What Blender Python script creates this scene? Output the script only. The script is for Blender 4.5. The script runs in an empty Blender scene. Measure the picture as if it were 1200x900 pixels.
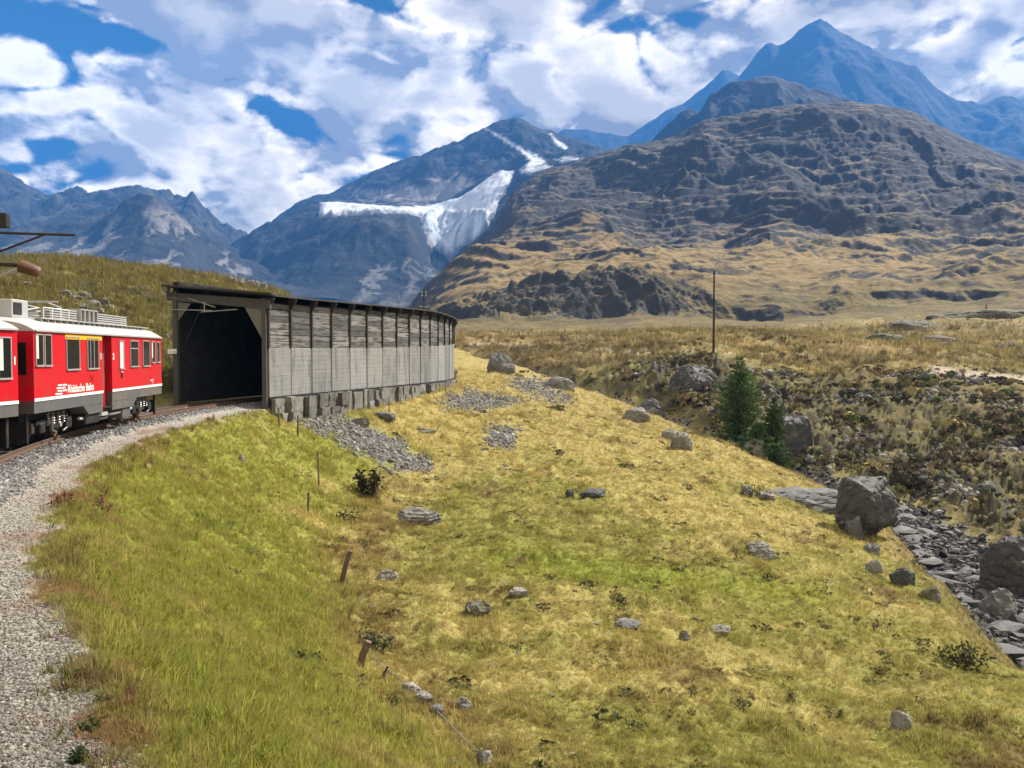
import bpy, bmesh, math, random
import numpy as np
from mathutils import Vector, Matrix

random.seed(7)
RNG = np.random.default_rng(7)
S = bpy.context.scene
COL = S.collection
R = math.radians

# ---------------------------------------------------------------- camera, light, sky
F_PX, HORIZON = 980.0, 414.0            # focal length and horizon in photo pixels (1200 x 900)
PITCH = math.atan((450 - HORIZON) / F_PX)
cam_d = bpy.data.cameras.new('camera')
cam = bpy.data.objects.new('camera', cam_d)
COL.objects.link(cam)
cam_d.sensor_fit = 'HORIZONTAL'
cam_d.sensor_width = 36
cam_d.lens = 36 * F_PX / 1200
cam_d.clip_start = 0.1
cam_d.clip_end = 60000
cam.location = (0, 0, 0)
cam.rotation_euler = (math.pi / 2 - PITCH, 0, 0)
S.camera = cam

SUN_AZ, SUN_EL = 54.0, 43.0             # degrees clockwise from straight ahead, and above the horizon
sun_d = bpy.data.lights.new('sun', 'SUN')
sun_d.energy = 5.0
sun_d.angle = R(0.53)
sun_d.color = (1.0, 0.93, 0.82)
sun = bpy.data.objects.new('sun', sun_d)
COL.objects.link(sun)
_sv = Vector((math.sin(R(SUN_AZ)) * math.cos(R(SUN_EL)), math.cos(R(SUN_AZ)) * math.cos(R(SUN_EL)), math.sin(R(SUN_EL))))
sun.rotation_euler = _sv.to_track_quat('Z', 'Y').to_euler()
sun.location = (60, 40, 80)

S.view_settings.view_transform = 'Standard'
S.view_settings.look = 'None'
S.view_settings.exposure = 1.2
S.view_settings.gamma = 1.0
S.render.engine = 'CYCLES'
S.cycles.max_bounces = 5
S.cycles.diffuse_bounces = 2
S.cycles.glossy_bounces = 2
S.cycles.transmission_bounces = 4
S.cycles.transparent_max_bounces = 8
S.cycles.volume_bounces = 1
S.cycles.use_denoising = True
S.cycles.caustics_reflective = False
S.cycles.caustics_refractive = False


class NT:
    """tiny helper for writing node trees"""
    def __init__(self, tree):
        self.t = tree
        self.n = tree.nodes
        self.l = tree.links

    def node(self, kind, **kw):
        n = self.n.new(kind)
        for k, v in kw.items():
            setattr(n, k, v)
        return n

    def put(self, sock, v):
        if isinstance(v, bpy.types.NodeSocket):
            self.l.new(v, sock)
        elif isinstance(v, (tuple, list)) and sock.type == 'RGBA' and len(v) == 3:
            sock.default_value = (*v, 1)
        else:
            sock.default_value = v

    def math(self, op, a, b=0.0, c=0.0, clamp=False):
        n = self.node('ShaderNodeMath', operation=op, use_clamp=clamp)
        for i, v in enumerate((a, b, c)):
            self.put(n.inputs[i], v)
        return n.outputs[0]

    def vec(self, op, a, b=(0, 0, 0)):
        n = self.node('ShaderNodeVectorMath', operation=op)
        self.put(n.inputs[0], a)
        if op == 'SCALE':
            self.put(n.inputs['Scale'], b)
        else:
            self.put(n.inputs[1], b)
        return n.outputs['Value'] if op in ('DOT_PRODUCT', 'LENGTH') else n.outputs[0]

    def mix(self, f, a, b, blend='MIX'):
        n = self.node('ShaderNodeMix', data_type='RGBA', blend_type=blend)
        self.put(n.inputs[0], f)
        self.put(n.inputs[6], a)
        self.put(n.inputs[7], b)
        return n.outputs[2]

    def ramp(self, v, lo, hi, smooth=True):
        n = self.node('ShaderNodeMapRange', interpolation_type='SMOOTHSTEP' if smooth else 'LINEAR')
        self.put(n.inputs['Value'], v)
        n.inputs['From Min'].default_value = lo
        n.inputs['From Max'].default_value = hi
        return n.outputs[0]

    def noise(self, vec, scale, detail=4, rough=0.55, dist=0.0):
        n = self.node('ShaderNodeTexNoise')
        self.put(n.inputs['Vector'], vec)
        n.inputs['Scale'].default_value = scale
        n.inputs['Detail'].default_value = detail
        n.inputs['Roughness'].default_value = rough
        n.inputs['Distortion'].default_value = dist
        return n.outputs[0]


def make_world():
    w = bpy.data.worlds.new('World')
    S.world = w
    w.use_nodes = True
    w.cycles.sampling_method = 'MANUAL'
    w.cycles.sample_map_resolution = 512
    g = NT(w.node_tree)
    g.n.clear()
    out = g.node('ShaderNodeOutputWorld')
    bg = g.node('ShaderNodeBackground')
    sky = g.node('ShaderNodeTexSky', sky_type='NISHITA', sun_disc=False)
    sky.sun_elevation = R(SUN_EL)
    sky.sun_rotation = R(SUN_AZ)
    sky.altitude = 2200
    sky.dust_density = 0.3
    sky.air_density = 1.0
    sky.ozone_density = 2.0
    d = g.node('ShaderNodeTexCoord').outputs['Generated']
    sp = g.node('ShaderNodeSeparateXYZ')
    g.put(sp.inputs[0], d)
    x, y, z = sp.outputs
    az = g.math('ARCTAN2', x, y)
    el = g.math('ARCSINE', z)
    # cloud field: flattened cumulus, seen in the direction of view
    flat = g.vec('MULTIPLY', d, (1.0, 1.0, 1.7))
    p0 = g.vec('ADD', flat, (3.31, 7.77, 1.2))

    def field(p, det):
        big = g.noise(p, 3.4, 3, 0.5, 0.2)
        n = g.node('ShaderNodeTexNoise', noise_type='RIDGED_MULTIFRACTAL', normalize=True)
        g.put(n.inputs['Vector'], p)
        n.inputs['Scale'].default_value = 11.0
        n.inputs['Detail'].default_value = det
        n.inputs['Roughness'].default_value = 0.5
        n.inputs['Lacunarity'].default_value = 2.1
        n.inputs['Offset'].default_value = 1.0
        n.inputs['Gain'].default_value = 1.0
        n.inputs['Distortion'].default_value = 0.35
        puff = g.math('SUBTRACT', 1.0, n.outputs[0])
        fine = g.noise(p, 10.0, det + 3, 0.6, 0.1)
        r = g.math('ADD', g.math('MULTIPLY', big, 0.75), g.math('MULTIPLY', puff, PUFF))
        return g.math('ADD', r, g.math('MULTIPLY', fine, 0.55))

    d0 = field(p0, 6)
    sd = (_sv.x, _sv.y, _sv.z * 1.7)
    off = g.vec('SCALE', sd, 0.035)
    d1 = field(g.vec('ADD', p0, off), 4)
    holes = None                       # openings of blue in the cloud cover: (photo px, px, half width, half height, tilt, strength)
    for hx, hy, rx, ry, tl, a in ((115, 42, 105, 17, -0.15, .20), (15, 30, 70, 16, 0.1, .17), (318, 132, 52, 22, -0.45, .26), (495, 34, 62, 17, -0.3, .24),
                                  (1185, 72, 38, 18, 0.3, .16), (1100, 45, 26, 14, 0.2, .13), (60, 172, 40, 6, .1, .09), (430, 8, 34, 8, 0, .13),
                                  (400, -60, 120, 40, 0, .2), (-200, 40, 150, 40, 0, .25), (1420, 60, 160, 50, 0, .25)):
        a0 = math.atan((hx - 600) / F_PX)
        e0 = math.atan((HORIZON - hy) / F_PX * math.cos(a0))
        da = g.math('SUBTRACT', az, a0)
        de = g.math('SUBTRACT', el, e0)
        c, s_ = math.cos(tl), math.sin(tl)
        u = g.math('DIVIDE', g.math('ADD', g.math('MULTIPLY', da, c), g.math('MULTIPLY', de, s_)), rx / F_PX)
        v = g.math('DIVIDE', g.math('SUBTRACT', g.math('MULTIPLY', de, c), g.math('MULTIPLY', da, s_)), ry / F_PX)
        r2 = g.math('ADD', g.math('MULTIPLY', u, u), g.math('MULTIPLY', v, v))
        h = g.math('MULTIPLY', g.math('EXPONENT', g.math('MULTIPLY', r2, -1.0)), a)
        holes = h if holes is None else g.math('ADD', holes, h)
    dens = g.math('SUBTRACT', g.math('ADD', d0, -0.075), holes)
    cover = g.ramp(dens, 0.385, 0.485)
    thick = g.ramp(dens, 0.50, 0.68)
    lit = g.math('ADD', 0.70, g.math('MULTIPLY', g.math('SUBTRACT', d0, d1), 7.5), clamp=True)
    lit = g.math('MULTIPLY', lit, g.math('SUBTRACT', 1.0, g.math('MULTIPLY', thick, 0.66)))
    lit = g.math('ADD', lit, 0.0, clamp=True)
    cc = g.mix(lit, CLOUD_DARK, CLOUD_LIT)
    skc = g.vec('SCALE', sky.outputs[0], SKY_K)
    skc = g.mix(1.0, skc, SKY_TINT, 'MULTIPLY')
    colr = g.mix(cover, skc, cc)
    g.put(bg.inputs['Color'], colr)
    bg.inputs['Strength'].default_value = 0.1
    g.l.new(bg.outputs[0], out.inputs['Surface'])


PUFF = 0.11
SKY_K = 0.05
SKY_TINT = (0.45, 0.85, 1.15)
CLOUD_DARK = (2.0, 1.65, 1.15)
CLOUD_LIT = (9.2, 7.9, 6.0)
make_world()

# ---------------------------------------------------------------- general helpers
_perm = np.random.default_rng(42).permutation(256)
_perm = np.concatenate([_perm, _perm, _perm])
_ga = np.random.default_rng(43).random(256) * 2 * np.pi
_gx, _gy = np.cos(_ga), np.sin(_ga)


def perlin(x, y, seed=0):
    x = np.asarray(x, float) + seed * 17.13
    y = np.asarray(y, float) + seed * 9.71
    xi = np.floor(x).astype(np.int64)
    yi = np.floor(y).astype(np.int64)
    xf, yf = x - xi, y - yi
    u = xf * xf * xf * (xf * (xf * 6 - 15) + 10)
    v = yf * yf * yf * (yf * (yf * 6 - 15) + 10)
    xi &= 255
    yi &= 255

    def gr(ix, iy, dx, dy):
        h = _perm[_perm[ix] + iy]
        return _gx[h] * dx + _gy[h] * dy
    a = gr(xi, yi, xf, yf)
    b = gr((xi + 1) & 255, yi, xf - 1, yf)
    c = gr(xi, (yi + 1) & 255, xf, yf - 1)
    d_ = gr((xi + 1) & 255, (yi + 1) & 255, xf - 1, yf - 1)
    return ((a + u * (b - a)) + v * ((c + u * (d_ - c)) - (a + u * (b - a)))) * 1.5


def fbm(x, y, o=4, seed=0, gain=0.5, lac=2.03):
    r, a, t = 0.0, 1.0, 0.0
    for i in range(o):
        r = r + a * perlin(x, y, seed + i * 3)
        t += a
        a *= gain
        x = x * lac
        y = y * lac
    return r / t


def ridged(x, y, o=5, seed=0, gain=0.5, lac=2.07):
    r, a, t, w = 0.0, 1.0, 0.0, 1.0
    for i in range(o):
        n = (1 - np.abs(perlin(x, y, seed + i * 3))) ** 2
        r = r + a * n * w
        w = np.clip(n * 1.4, 0, 1)
        t += a
        a *= gain
        x = x * lac
        y = y * lac
    return r / t


def smooth(v, lo, hi):
    t = np.clip((np.asarray(v, float) - lo) / (hi - lo), 0, 1)
    return t * t * (3 - 2 * t)


def smax(a, b, k):
    h = np.clip(0.5 + 0.5 * (a - b) / k, 0, 1)
    return b + (a - b) * h + k * h * (1 - h)


def smin(a, b, k):
    return -smax(-a, -b, k)


cP, sP = math.cos(PITCH), math.sin(PITCH)


def at(px, py, D):
    """point seen at photo pixel (px, py), D metres ahead"""
    xc, yc = (px - 600) / F_PX, (450 - py) / F_PX
    y = cP + yc * sP
    z = -sP + yc * cP
    return (xc / y * D, D, z / y * D)


def pix(X, Y, Z):
    f = Y * cP - Z * sP
    up = Y * sP + Z * cP
    f = np.maximum(f, 1e-3)
    return 600 + F_PX * X / f, 450 - F_PX * up / f


def in_poly(px, py, poly):
    ins = np.zeros(px.shape, bool)
    n = len(poly)
    for i in range(n):
        x1, y1 = poly[i]
        x2, y2 = poly[(i + 1) % n]
        c = ((y1 > py) != (y2 > py))
        with np.errstate(divide='ignore', invalid='ignore'):
            ins ^= c & (px < (x2 - x1) * (py - y1) / (y2 - y1) + x1)
    return ins


def poly_sd(px, py, poly):
    """signed pixel distance to a polygon, positive inside"""
    d = np.full(px.shape, 1e9)
    n = len(poly)
    for i in range(n):
        ax, ay = poly[i]
        bx, by = poly[(i + 1) % n]
        t = np.clip(((px - ax) * (bx - ax) + (py - ay) * (by - ay)) / ((bx - ax) ** 2 + (by - ay) ** 2), 0, 1)
        d = np.minimum(d, np.hypot(px - ax - t * (bx - ax), py - ay - t * (by - ay)))
    return np.where(in_poly(px, py, poly), d, -d)


def np_mesh(name, V, Fq, cols=None, smooth_shade=True, attrs=None):
    me = bpy.data.meshes.new(name)
    V = np.asarray(V, np.float32)
    Fq = np.asarray(Fq, np.int32)
    k = Fq.shape[1]
    me.vertices.add(len(V))
    me.vertices.foreach_set('co', V.ravel())
    me.loops.add(Fq.size)
    me.loops.foreach_set('vertex_index', Fq.ravel())
    me.polygons.add(len(Fq))
    me.polygons.foreach_set('loop_start', np.arange(0, Fq.size, k, dtype=np.int32))
    me.polygons.foreach_set('loop_total', np.full(len(Fq), k, np.int32))
    me.polygons.foreach_set('use_smooth', np.full(len(Fq), smooth_shade, bool))
    if cols is not None:
        c = np.ones((len(V), 4), np.float32)
        c[:, :3] = cols
        a = me.attributes.new('tint', 'FLOAT_COLOR', 'POINT')
        a.data.foreach_set('color', c.ravel())
    for nm, v in (attrs or {}).items():
        a = me.attributes.new(nm, 'FLOAT', 'POINT')
        a.data.foreach_set('value', np.asarray(v, np.float32))
    me.update()
    me.validate()
    return me


def grid_faces(nr, nc):
    i = np.arange(nr * nc).reshape(nr, nc)
    return np.stack([i[:-1, :-1], i[:-1, 1:], i[1:, 1:], i[1:, :-1]], -1).reshape(-1, 4)


def link(name, me, mat=None, parent=None, kind=None):
    o = bpy.data.objects.new(name, me)
    COL.objects.link(o)
    if mat is not None and me is not None:
        me.materials.clear()
        me.materials.append(mat)
    if parent is not None:
        o.parent = parent
    if kind:
        o['kind'] = kind
    return o


def tag(o, label, cat, group=None):
    o['label'] = label
    o['category'] = cat
    if group:
        o['group'] = group
    return o


def mat_tint(name, rough=0.9, bumps=((4.0, 0.3),), var=0.35, scale=6.0, spec=0.2, attr='tint', instancer=False, var2=None):
    """surface coloured by its own 'tint' attribute with fine grain and relief"""
    m = bpy.data.materials.new(name)
    m.use_nodes = True
    g = NT(m.node_tree)
    b = g.n['Principled BSDF']
    co = g.node('ShaderNodeTexCoord').outputs['Object']
    at_ = g.node('ShaderNodeAttribute', attribute_name=attr)
    if instancer:
        at_.attribute_type = 'INSTANCER'
    n = g.noise(co, scale, 8, 0.7)
    f = g.math('ADD', 1 - var, g.math('MULTIPLY', n, var * 2))
    c = g.mix(1.0, at_.outputs['Color'], g.vec('SCALE', (1, 1, 1), f), 'MULTIPLY')
    if var2:
        n2 = g.noise(co, var2[0], 6, 0.65)
        f2 = g.math('ADD', 1 - var2[1], g.math('MULTIPLY', n2, var2[1] * 2))
        c = g.mix(1.0, c, g.vec('SCALE', (1, 1, 1), f2), 'MULTIPLY')
    g.put(b.inputs['Base Color'], c)
    b.inputs['Roughness'].default_value = rough
    b.inputs['Specular IOR Level'].default_value = spec
    prev = None
    for sc, dist in bumps:
        bn = g.node('ShaderNodeBump')
        bn.inputs['Strength'].default_value = 1.0
        bn.inputs['Distance'].default_value = dist
        g.put(bn.inputs['Height'], g.noise(co, sc, 7, 0.65))
        if prev is not None:
            g.l.new(prev, bn.inputs['Normal'])
        prev = bn.outputs[0]
    if prev is not None:
        g.l.new(prev, b.inputs['Normal'])
    return m


def mat_plain(name, col, rough=0.7, metal=0.0, spec=0.4, var=0.2, scale=5.0, bump=0.0, stretch=(1, 1, 1), stain=None, bscale=None, ovar=0.0):
    m = bpy.data.materials.new(name)
    m.use_nodes = True
    g = NT(m.node_tree)
    b = g.n['Principled BSDF']
    co = g.vec('MULTIPLY', g.node('ShaderNodeTexCoord').outputs['Object'], stretch)
    oi = g.node('ShaderNodeObjectInfo').outputs['Random']
    n = g.noise(g.vec('ADD', co, g.vec('SCALE', (31.0, 17.0, 5.0), oi)), scale, 8, 0.68)
    f = g.math('ADD', 1 - var, g.math('MULTIPLY', n, var * 2))
    if ovar:
        f = g.math('MULTIPLY', f, g.math('ADD', 1 - ovar, g.math('MULTIPLY', oi, 2 * ovar)))
    c = g.mix(1.0, (*col, 1), g.vec('SCALE', (1, 1, 1), f), 'MULTIPLY')
    if stain:
        sc, amt, lo, hi = stain[1:5]
        k = g.math('MULTIPLY', g.ramp(g.noise(g.vec('ADD', co, g.vec('SCALE', (11.0, 7.0, 23.0), oi)), sc, 6, 0.6), lo, hi), amt)
        c = g.mix(k, c, (*stain[0], 1))
    g.put(b.inputs['Base Color'], c)
    b.inputs['Roughness'].default_value = rough
    b.inputs['Metallic'].default_value = metal
    b.inputs['Specular IOR Level'].default_value = spec
    if bump:
        bn = g.node('ShaderNodeBump')
        bn.inputs['Distance'].default_value = bump
        g.put(bn.inputs['Height'], g.noise(co, bscale or scale * 2, 6, 0.65))
        g.l.new(bn.outputs[0], b.inputs['Normal'])
    return m

# ---------------------------------------------------------------- railway alignment
RAIL_Z = -2.6
BED_Z = -2.98
CX, CY, CR = 39.7, 38.0, 55.8


def arc_pt(y):
    return (CX - math.sqrt(CR * CR - (y - CY) ** 2), y)


# near wall of the snow gallery: fifteen bays
NB, BW = 15, 2.5
WALL = [at(314.6, 414, 45)[:2]]
for i in range(NB):
    s = (i + 0.5) * BW
    ph = R(12) + 0.012 * s - 0.0005 * s * s
    WALL.append((WALL[-1][0] + math.sin(ph) * BW, WALL[-1][1] + math.cos(ph) * BW))
WALL = np.array(WALL)
WT = np.gradient(WALL, axis=0)
WT /= np.linalg.norm(WT, axis=1)[:, None]
WN = np.stack([WT[:, 1], -WT[:, 0]], 1)        # outward, towards the meadow

line = [(CX + CR * math.cos(a), CY + CR * math.sin(a)) for a in np.radians(np.arange(262, 173, -1.5))]
line = [p for p in line if p[1] < 45.5]
line += [tuple(WALL[i] - WN[i] * 2.6) for i in range(1, NB + 1)]
line += [(-8.6, 92), (-12, 105), (-20, 130), (-36, 165), (-60, 200)]
LINE = np.array(line)


def line_dist(X, Y):
    """distance to the track centre, positive on the valley side, and the station along it"""
    best = np.full(X.shape, 1e9)
    sgn = np.ones(X.shape)
    st = np.zeros(X.shape)
    acc = 0.0
    for (ax, ay), (bx, by) in zip(LINE[:-1], LINE[1:]):
        L = math.hypot(bx - ax, by - ay)
        t = np.clip(((X - ax) * (bx - ax) + (Y - ay) * (by - ay)) / (L * L), 0, 1)
        dx, dy = X - ax - t * (bx - ax), Y - ay - t * (by - ay)
        d = np.hypot(dx, dy)
        m = d < best
        best = np.where(m, d, best)
        cr = (bx - ax) * (Y - ay) - (by - ay) * (X - ax)
        sgn = np.where(m, np.where(cr < 0, 1.0, -1.0), sgn)
        st = np.where(m, acc + t * L, st)
        acc += L
    return best * sgn, st


GAL_Y0, GAL_Y1 = WALL[0, 1], WALL[-1, 1]

# ---------------------------------------------------------------- terrain heights
CTRL = [(450, 890, 14.2), (600, 890, 15.2), (800, 890, 16.2), (1000, 890, 17.3), (1190, 870, 19.5), (1350, 870, 21), (250, 890, 13.5), (100, 890, 13),
        (400, 690, 26), (600, 700, 27), (800, 700, 28.5), (1000, 720, 28.5), (1130, 765, 25.5), (1250, 820, 22),
        (450, 600, 39), (600, 600, 41), (800, 600, 44), (900, 620, 43), (980, 640, 41.5), (1040, 690, 35),
        (480, 550, 48), (600, 540, 54), (750, 540, 59), (850, 562, 56), (920, 590, 50),
        (420, 520, 50), (550, 490, 64), (650, 490, 71), (720, 500, 71), (800, 530, 65),
        (540, 452, 81), (600, 444, 90), (650, 452, 95), (690, 475, 82),
        # far bank of the ravine and the plateau
        (1200, 600, 62), (1200, 540, 74), (1200, 480, 88), (1200, 449, 100), (1100, 565, 74), (1100, 500, 87), (1100, 450, 102),
        (1350, 600, 62), (1350, 520, 76), (1350, 455, 98),
        (1000, 530, 84), (1000, 475, 97), (1000, 434, 110), (900, 490, 92), (900, 434, 110), (836, 419, 112), (836, 455, 100),
        (760, 445, 106), (760, 415, 120), (700, 440, 114), (700, 412, 132), (600, 420, 140), (560, 405, 160), (640, 408, 150),
        (600, 396, 220), (800, 396, 190), (1000, 402, 170), (1200, 428, 130), (1350, 430, 130), (1200, 395, 200), (1350, 395, 200),
        (1200, 372, 270), (1000, 386, 260), (800, 391, 300), (600, 392, 300), (1350, 365, 270), (500, 395, 300), (500, 400, 200)]
CW = np.array([at(*c) for c in CTRL])


def tps_fit(P, z, lam=0.02):
    n = len(P)
    d = np.linalg.norm(P[:, None] - P[None], axis=2)
    K = np.where(d > 0, d * d * np.log(d + 1e-12), 0) + lam * np.eye(n)
    A = np.zeros((n + 3, n + 3))
    A[:n, :n] = K
    A[:n, n:] = np.c_[np.ones(n), P]
    A[n:, :n] = A[:n, n:].T
    return np.linalg.solve(A, np.r_[z, 0, 0, 0])


def uv_of(X, Y):
    r = np.hypot(X, Y)
    a = np.arctan2(X, Y)
    return np.stack([np.clip(a, -0.62, 0.66) * 3.0, np.log(np.clip(r, 12.5, 330))], -1)


def tps_eval(P, w, Q):
    out = np.empty(len(Q))
    n = len(P)
    for s in range(0, len(Q), 40000):
        q = Q[s:s + 40000]
        d2 = ((q[:, None] - P[None]) ** 2).sum(2)
        out[s:s + 40000] = (0.5 * d2 * np.log(d2 + 1e-12)) @ w[:n] + w[n] + q @ w[n + 1:]
    return out


# interpolate the depression angle rather than the height: it stays well behaved over a log range
CP = uv_of(CW[:, 0], CW[:, 1])
TW = tps_fit(CP, CW[:, 2] / np.hypot(CW[:, 0], CW[:, 1]))
HILL = [(-60, 312, 90), (0, 306, 95), (60, 303, 100), (130, 310, 115), (200, 318, 130), (260, 326, 142), (330, 342, 160), (400, 362, 180), (470, 385, 200),
        (560, 398, 210), (640, 410, 220), (0, 345, 58), (100, 350, 70), (190, 372, 75), (190, 420, 56), (100, 400, 52), (0, 400, 42), (-80, 420, 34), (-80, 345, 55), (-150, 330, 60),
        (300, 380, 110), (400, 390, 130), (200, 440, 52), (-150, 420, 30), (0, 350, 140), (200, 370, 200), (-100, 350, 140), (400, 400, 260), (500, 412, 160), (500, 420, 110)]
HW = np.array([at(*c) for c in HILL])
HP = uv_of(HW[:, 0], HW[:, 1])
HT = tps_fit(HP, HW[:, 2] / np.hypot(HW[:, 0], HW[:, 1]))

# bed of the stream in the ravine: x, y, z, half width
BED = [at(1330, 880, 27)[:2] + (-12.6, 2.0), at(1260, 800, 33)[:2] + (-12.7, 2.1), at(1180, 720, 42)[:2] + (-12.9, 2.3), at(1125, 665, 50)[:2] + (-12.9, 2.1),
       at(1085, 630, 58)[:2] + (-12.6, 2.0), at(1030, 600, 65)[:2] + (-12.1, 1.8), at(950, 560, 72)[:2] + (-11.2, 1.6),
       at(880, 540, 76)[:2] + (-10.0, 1.5), at(815, 515, 83)[:2] + (-8.8, 1.4), at(755, 485, 92)[:2] + (-7.2, 1.3), at(690, 460, 104)[:2] + (-5.6, 1.2),
       at(630, 435, 118)[:2] + (-3.9, 1.0), at(560, 425, 140)[:2] + (-2.2, 0.8)]
BED = np.array(BED)


def bed_of(X, Y):
    best = np.full(X.shape, 1e9)
    z = np.zeros(X.shape)
    hw = np.ones(X.shape)
    sg = np.ones(X.shape)
    for a, b in zip(BED[:-1], BED[1:]):
        dx, dy = b[0] - a[0], b[1] - a[1]
        t = np.clip(((X - a[0]) * dx + (Y - a[1]) * dy) / (dx * dx + dy * dy), 0, 1)
        d = np.hypot(X - a[0] - t * dx, Y - a[1] - t * dy)
        m = d < best
        best = np.where(m, d, best)
        z = np.where(m, a[2] + t * (b[2] - a[2]), z)
        hw = np.where(m, a[3] + t * (b[3] - a[3]), hw)
        cr = dx * (Y - a[1]) - dy * (X - a[0])
        sg = np.where(m, np.where(cr > 0, -1.0, 1.0), sg)     # -1: meadow side
    return best, z, hw, sg


def terrain(X, Y, full=True):
    """height of the ground; also the masks used to colour it"""
    X = np.asarray(X, float)
    Y = np.asarray(Y, float)
    r = np.hypot(X, Y)
    Q = uv_of(X, Y)
    rr = np.clip(r, 12.5, 330)
    zm = tps_eval(CP, TW, Q) * rr
    zl = tps_eval(HP, HT, Q) * rr
    d, st = line_dist(X, Y)
    bd, bz, bw, bs = bed_of(X, Y)
    # relief
    far = smooth(r, 20, 90)
    hum = 0.22 * fbm(X / 2.6, Y / 2.6, 4, 5) + 0.17 * np.maximum(fbm(X / 0.75, Y / 0.75, 3, 9), -.1) + 0.16 * smooth(fbm(X / 1.5, Y / 1.5, 3, 14), .1, .5) + 0.3 * fbm(X / 9, Y / 9, 2, 12) + 0.30 * (ridged(X / 6.5 + .4 * fbm(X / 9, Y / 9, 2, 19), Y / 3.4, 4, 17) - .45)
    edge = bd - bw
    ravside = smooth(edge + 1.5 * fbm(X / 4, Y / 4, 3, 31), 0.0, 1.0)
    bank = (bs > 0) | (bd < bw)
    scrub = np.where(bs > 0, 1.0, 0.0) * smooth(X + 0.0 * Y, 2, 14) * smooth(bd, bw, bw + 3)
    dg1, dg2 = (0.8 * X + 0.6 * Y), (0.8 * Y - 0.6 * X)
    lump = 0.30 * ridged(dg1 / 13.0, dg2 / 5.5, 5, 121, 0.55) + 0.6 * np.abs(fbm(X / 4.0, Y / 4.0, 5, 21, 0.6)) + 0.25 * ridged(X / 9.0, Y / 9.0, 4, 27) + 0.22 * np.abs(fbm(X / 1.1, Y / 1.1, 3, 24))
    plat = smooth(Y, 100, 125) * np.where(bs > 0, 1, 0)
    zm = zm + hum * (1 - 0.5 * plat) + scrub * (1 - 0.65 * plat) * (lump * (3.2 + 1.6 * (1 - smooth(bd, 10, 30))) - 1.3) * (1 - 0.85 * np.exp(-((Y - 103) / 7.0) ** 2) * smooth(X, 44, 52)) + plat * (2.6 * ridged(X / 34, Y / 20, 5, 33) - 1.3 + 1.4 * fbm(X / 45, Y / 30, 3, 35) + 0.3 * fbm(X / 4, Y / 4, 3, 36))
    # ravine
    slope = np.where(bs < 0, 0.95, 0.8)
    cut = bz + np.maximum(edge + 1.0 * fbm(X / 3.0, Y / 3.0, 4, 41) * smooth(edge, -1, 2), 0) * slope + 0.16 * fbm(X / 0.8, Y / 0.8, 3, 44) + 0.3 * fbm(X / 2.2, Y / 2.2, 3, 47)
    zr = smin(zm, cut, 0.5)
    # railway bank (valley side) and cutting (hill side)
    inb = smooth(Y, GAL_Y0 - 1.5, GAL_Y0 + 0.5) * (1 - smooth(Y, GAL_Y1 + 2, GAL_Y1 + 10))
    foot = BED_Z - 0.85 + 0.85 * smooth(Y, GAL_Y0 + 8, GAL_Y1 - 4)
    wob = 0.25 * fbm(X / 1.6, Y / 1.6, 3, 51)
    ramp_r = BED_Z - np.maximum(d - 2.75 - wob * 0.6, 0) * 0.66 - 0.06 * np.maximum(d - 1.9, 0)
    ramp_g = foot - np.maximum(d - 3.4, 0) * 0.5 + 0.12 * fbm(X / 1.3, Y / 1.3, 3, 53)
    ramp_g = np.where(d < 2.55, BED_Z, ramp_g)
    ramp = ramp_r + (ramp_g - ramp_r) * inb
    ramp = ramp + (d > 2.9) * (0.10 * fbm(X / 1.2, Y / 1.2, 3, 57) + 0.2 * fbm(X / 5, Y / 5, 2, 58)) * smooth(d, 2.9, 4.5)
    right = np.where((d < 2.55), ramp, smax(zr, ramp, 0.7 * smooth(d, 2.9, 4.5) + 0.001))
    hz = zl + 0.5 * fbm(X / 7, Y / 7, 5, 61) + 0.25 * ridged(X / 3.5, Y / 3.5, 3, 63)
    cutl = BED_Z + np.maximum(-d - 2.7, 0) * 0.75 + 0.25 * fbm(X / 1.5, Y / 1.5, 3, 66) * smooth(-d, 2.7, 4)
    left = np.where(d > -2.6, BED_Z, np.maximum(BED_Z - 0.05, smin(hz, cutl, 1.0)))
    z = np.where(d > 0, right, left) + 0.20 * (1 - smooth(np.abs(d), 1.2, 1.9)) * (1 - smooth(Y, GAL_Y1, GAL_Y1 + 4))
    # beyond the gallery the two sides meet without a step
    mixk = smooth(Y, GAL_Y1 + 4, GAL_Y1 + 30)
    wgt = smooth(d, -12, 12)
    zz = hz * (1 - wgt) + zr * wgt
    z = z * (1 - mixk) + zz * mixk
    # rear part of the sheet, out of view, eases out flat
    back = smooth(-Y, 5, 60)
    if not full:
        return z
    return z, dict(d=d, st=st, bd=bd, bz=bz, bw=bw, bs=bs, edge=edge, scrub=scrub, plat=plat, r=r, inb=inb, lump=lump)


def gz(x, y):
    return float(terrain(np.array([x]), np.array([y]), False)[0])


def ray_ground(px, py, lo=4.0, hi=320.0):
    """where the line of sight through a photo pixel first meets the ground"""
    xc, yc = (px - 600) / F_PX, (450 - py) / F_PX
    dy = cP + yc * sP
    dz = -sP + yc * cP
    D = np.exp(np.linspace(math.log(lo), math.log(hi), 1400))
    X, Z = xc / dy * D, dz / dy * D
    h = terrain(X, D, False)
    below = np.nonzero(Z < h)[0]
    i = below[0] if len(below) else len(D) - 1
    return float(X[i]), float(D[i]), float(h[i])


def lerp3(a, b, k):
    return a + (np.asarray(b) - a) * np.asarray(k)[:, None]


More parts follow.
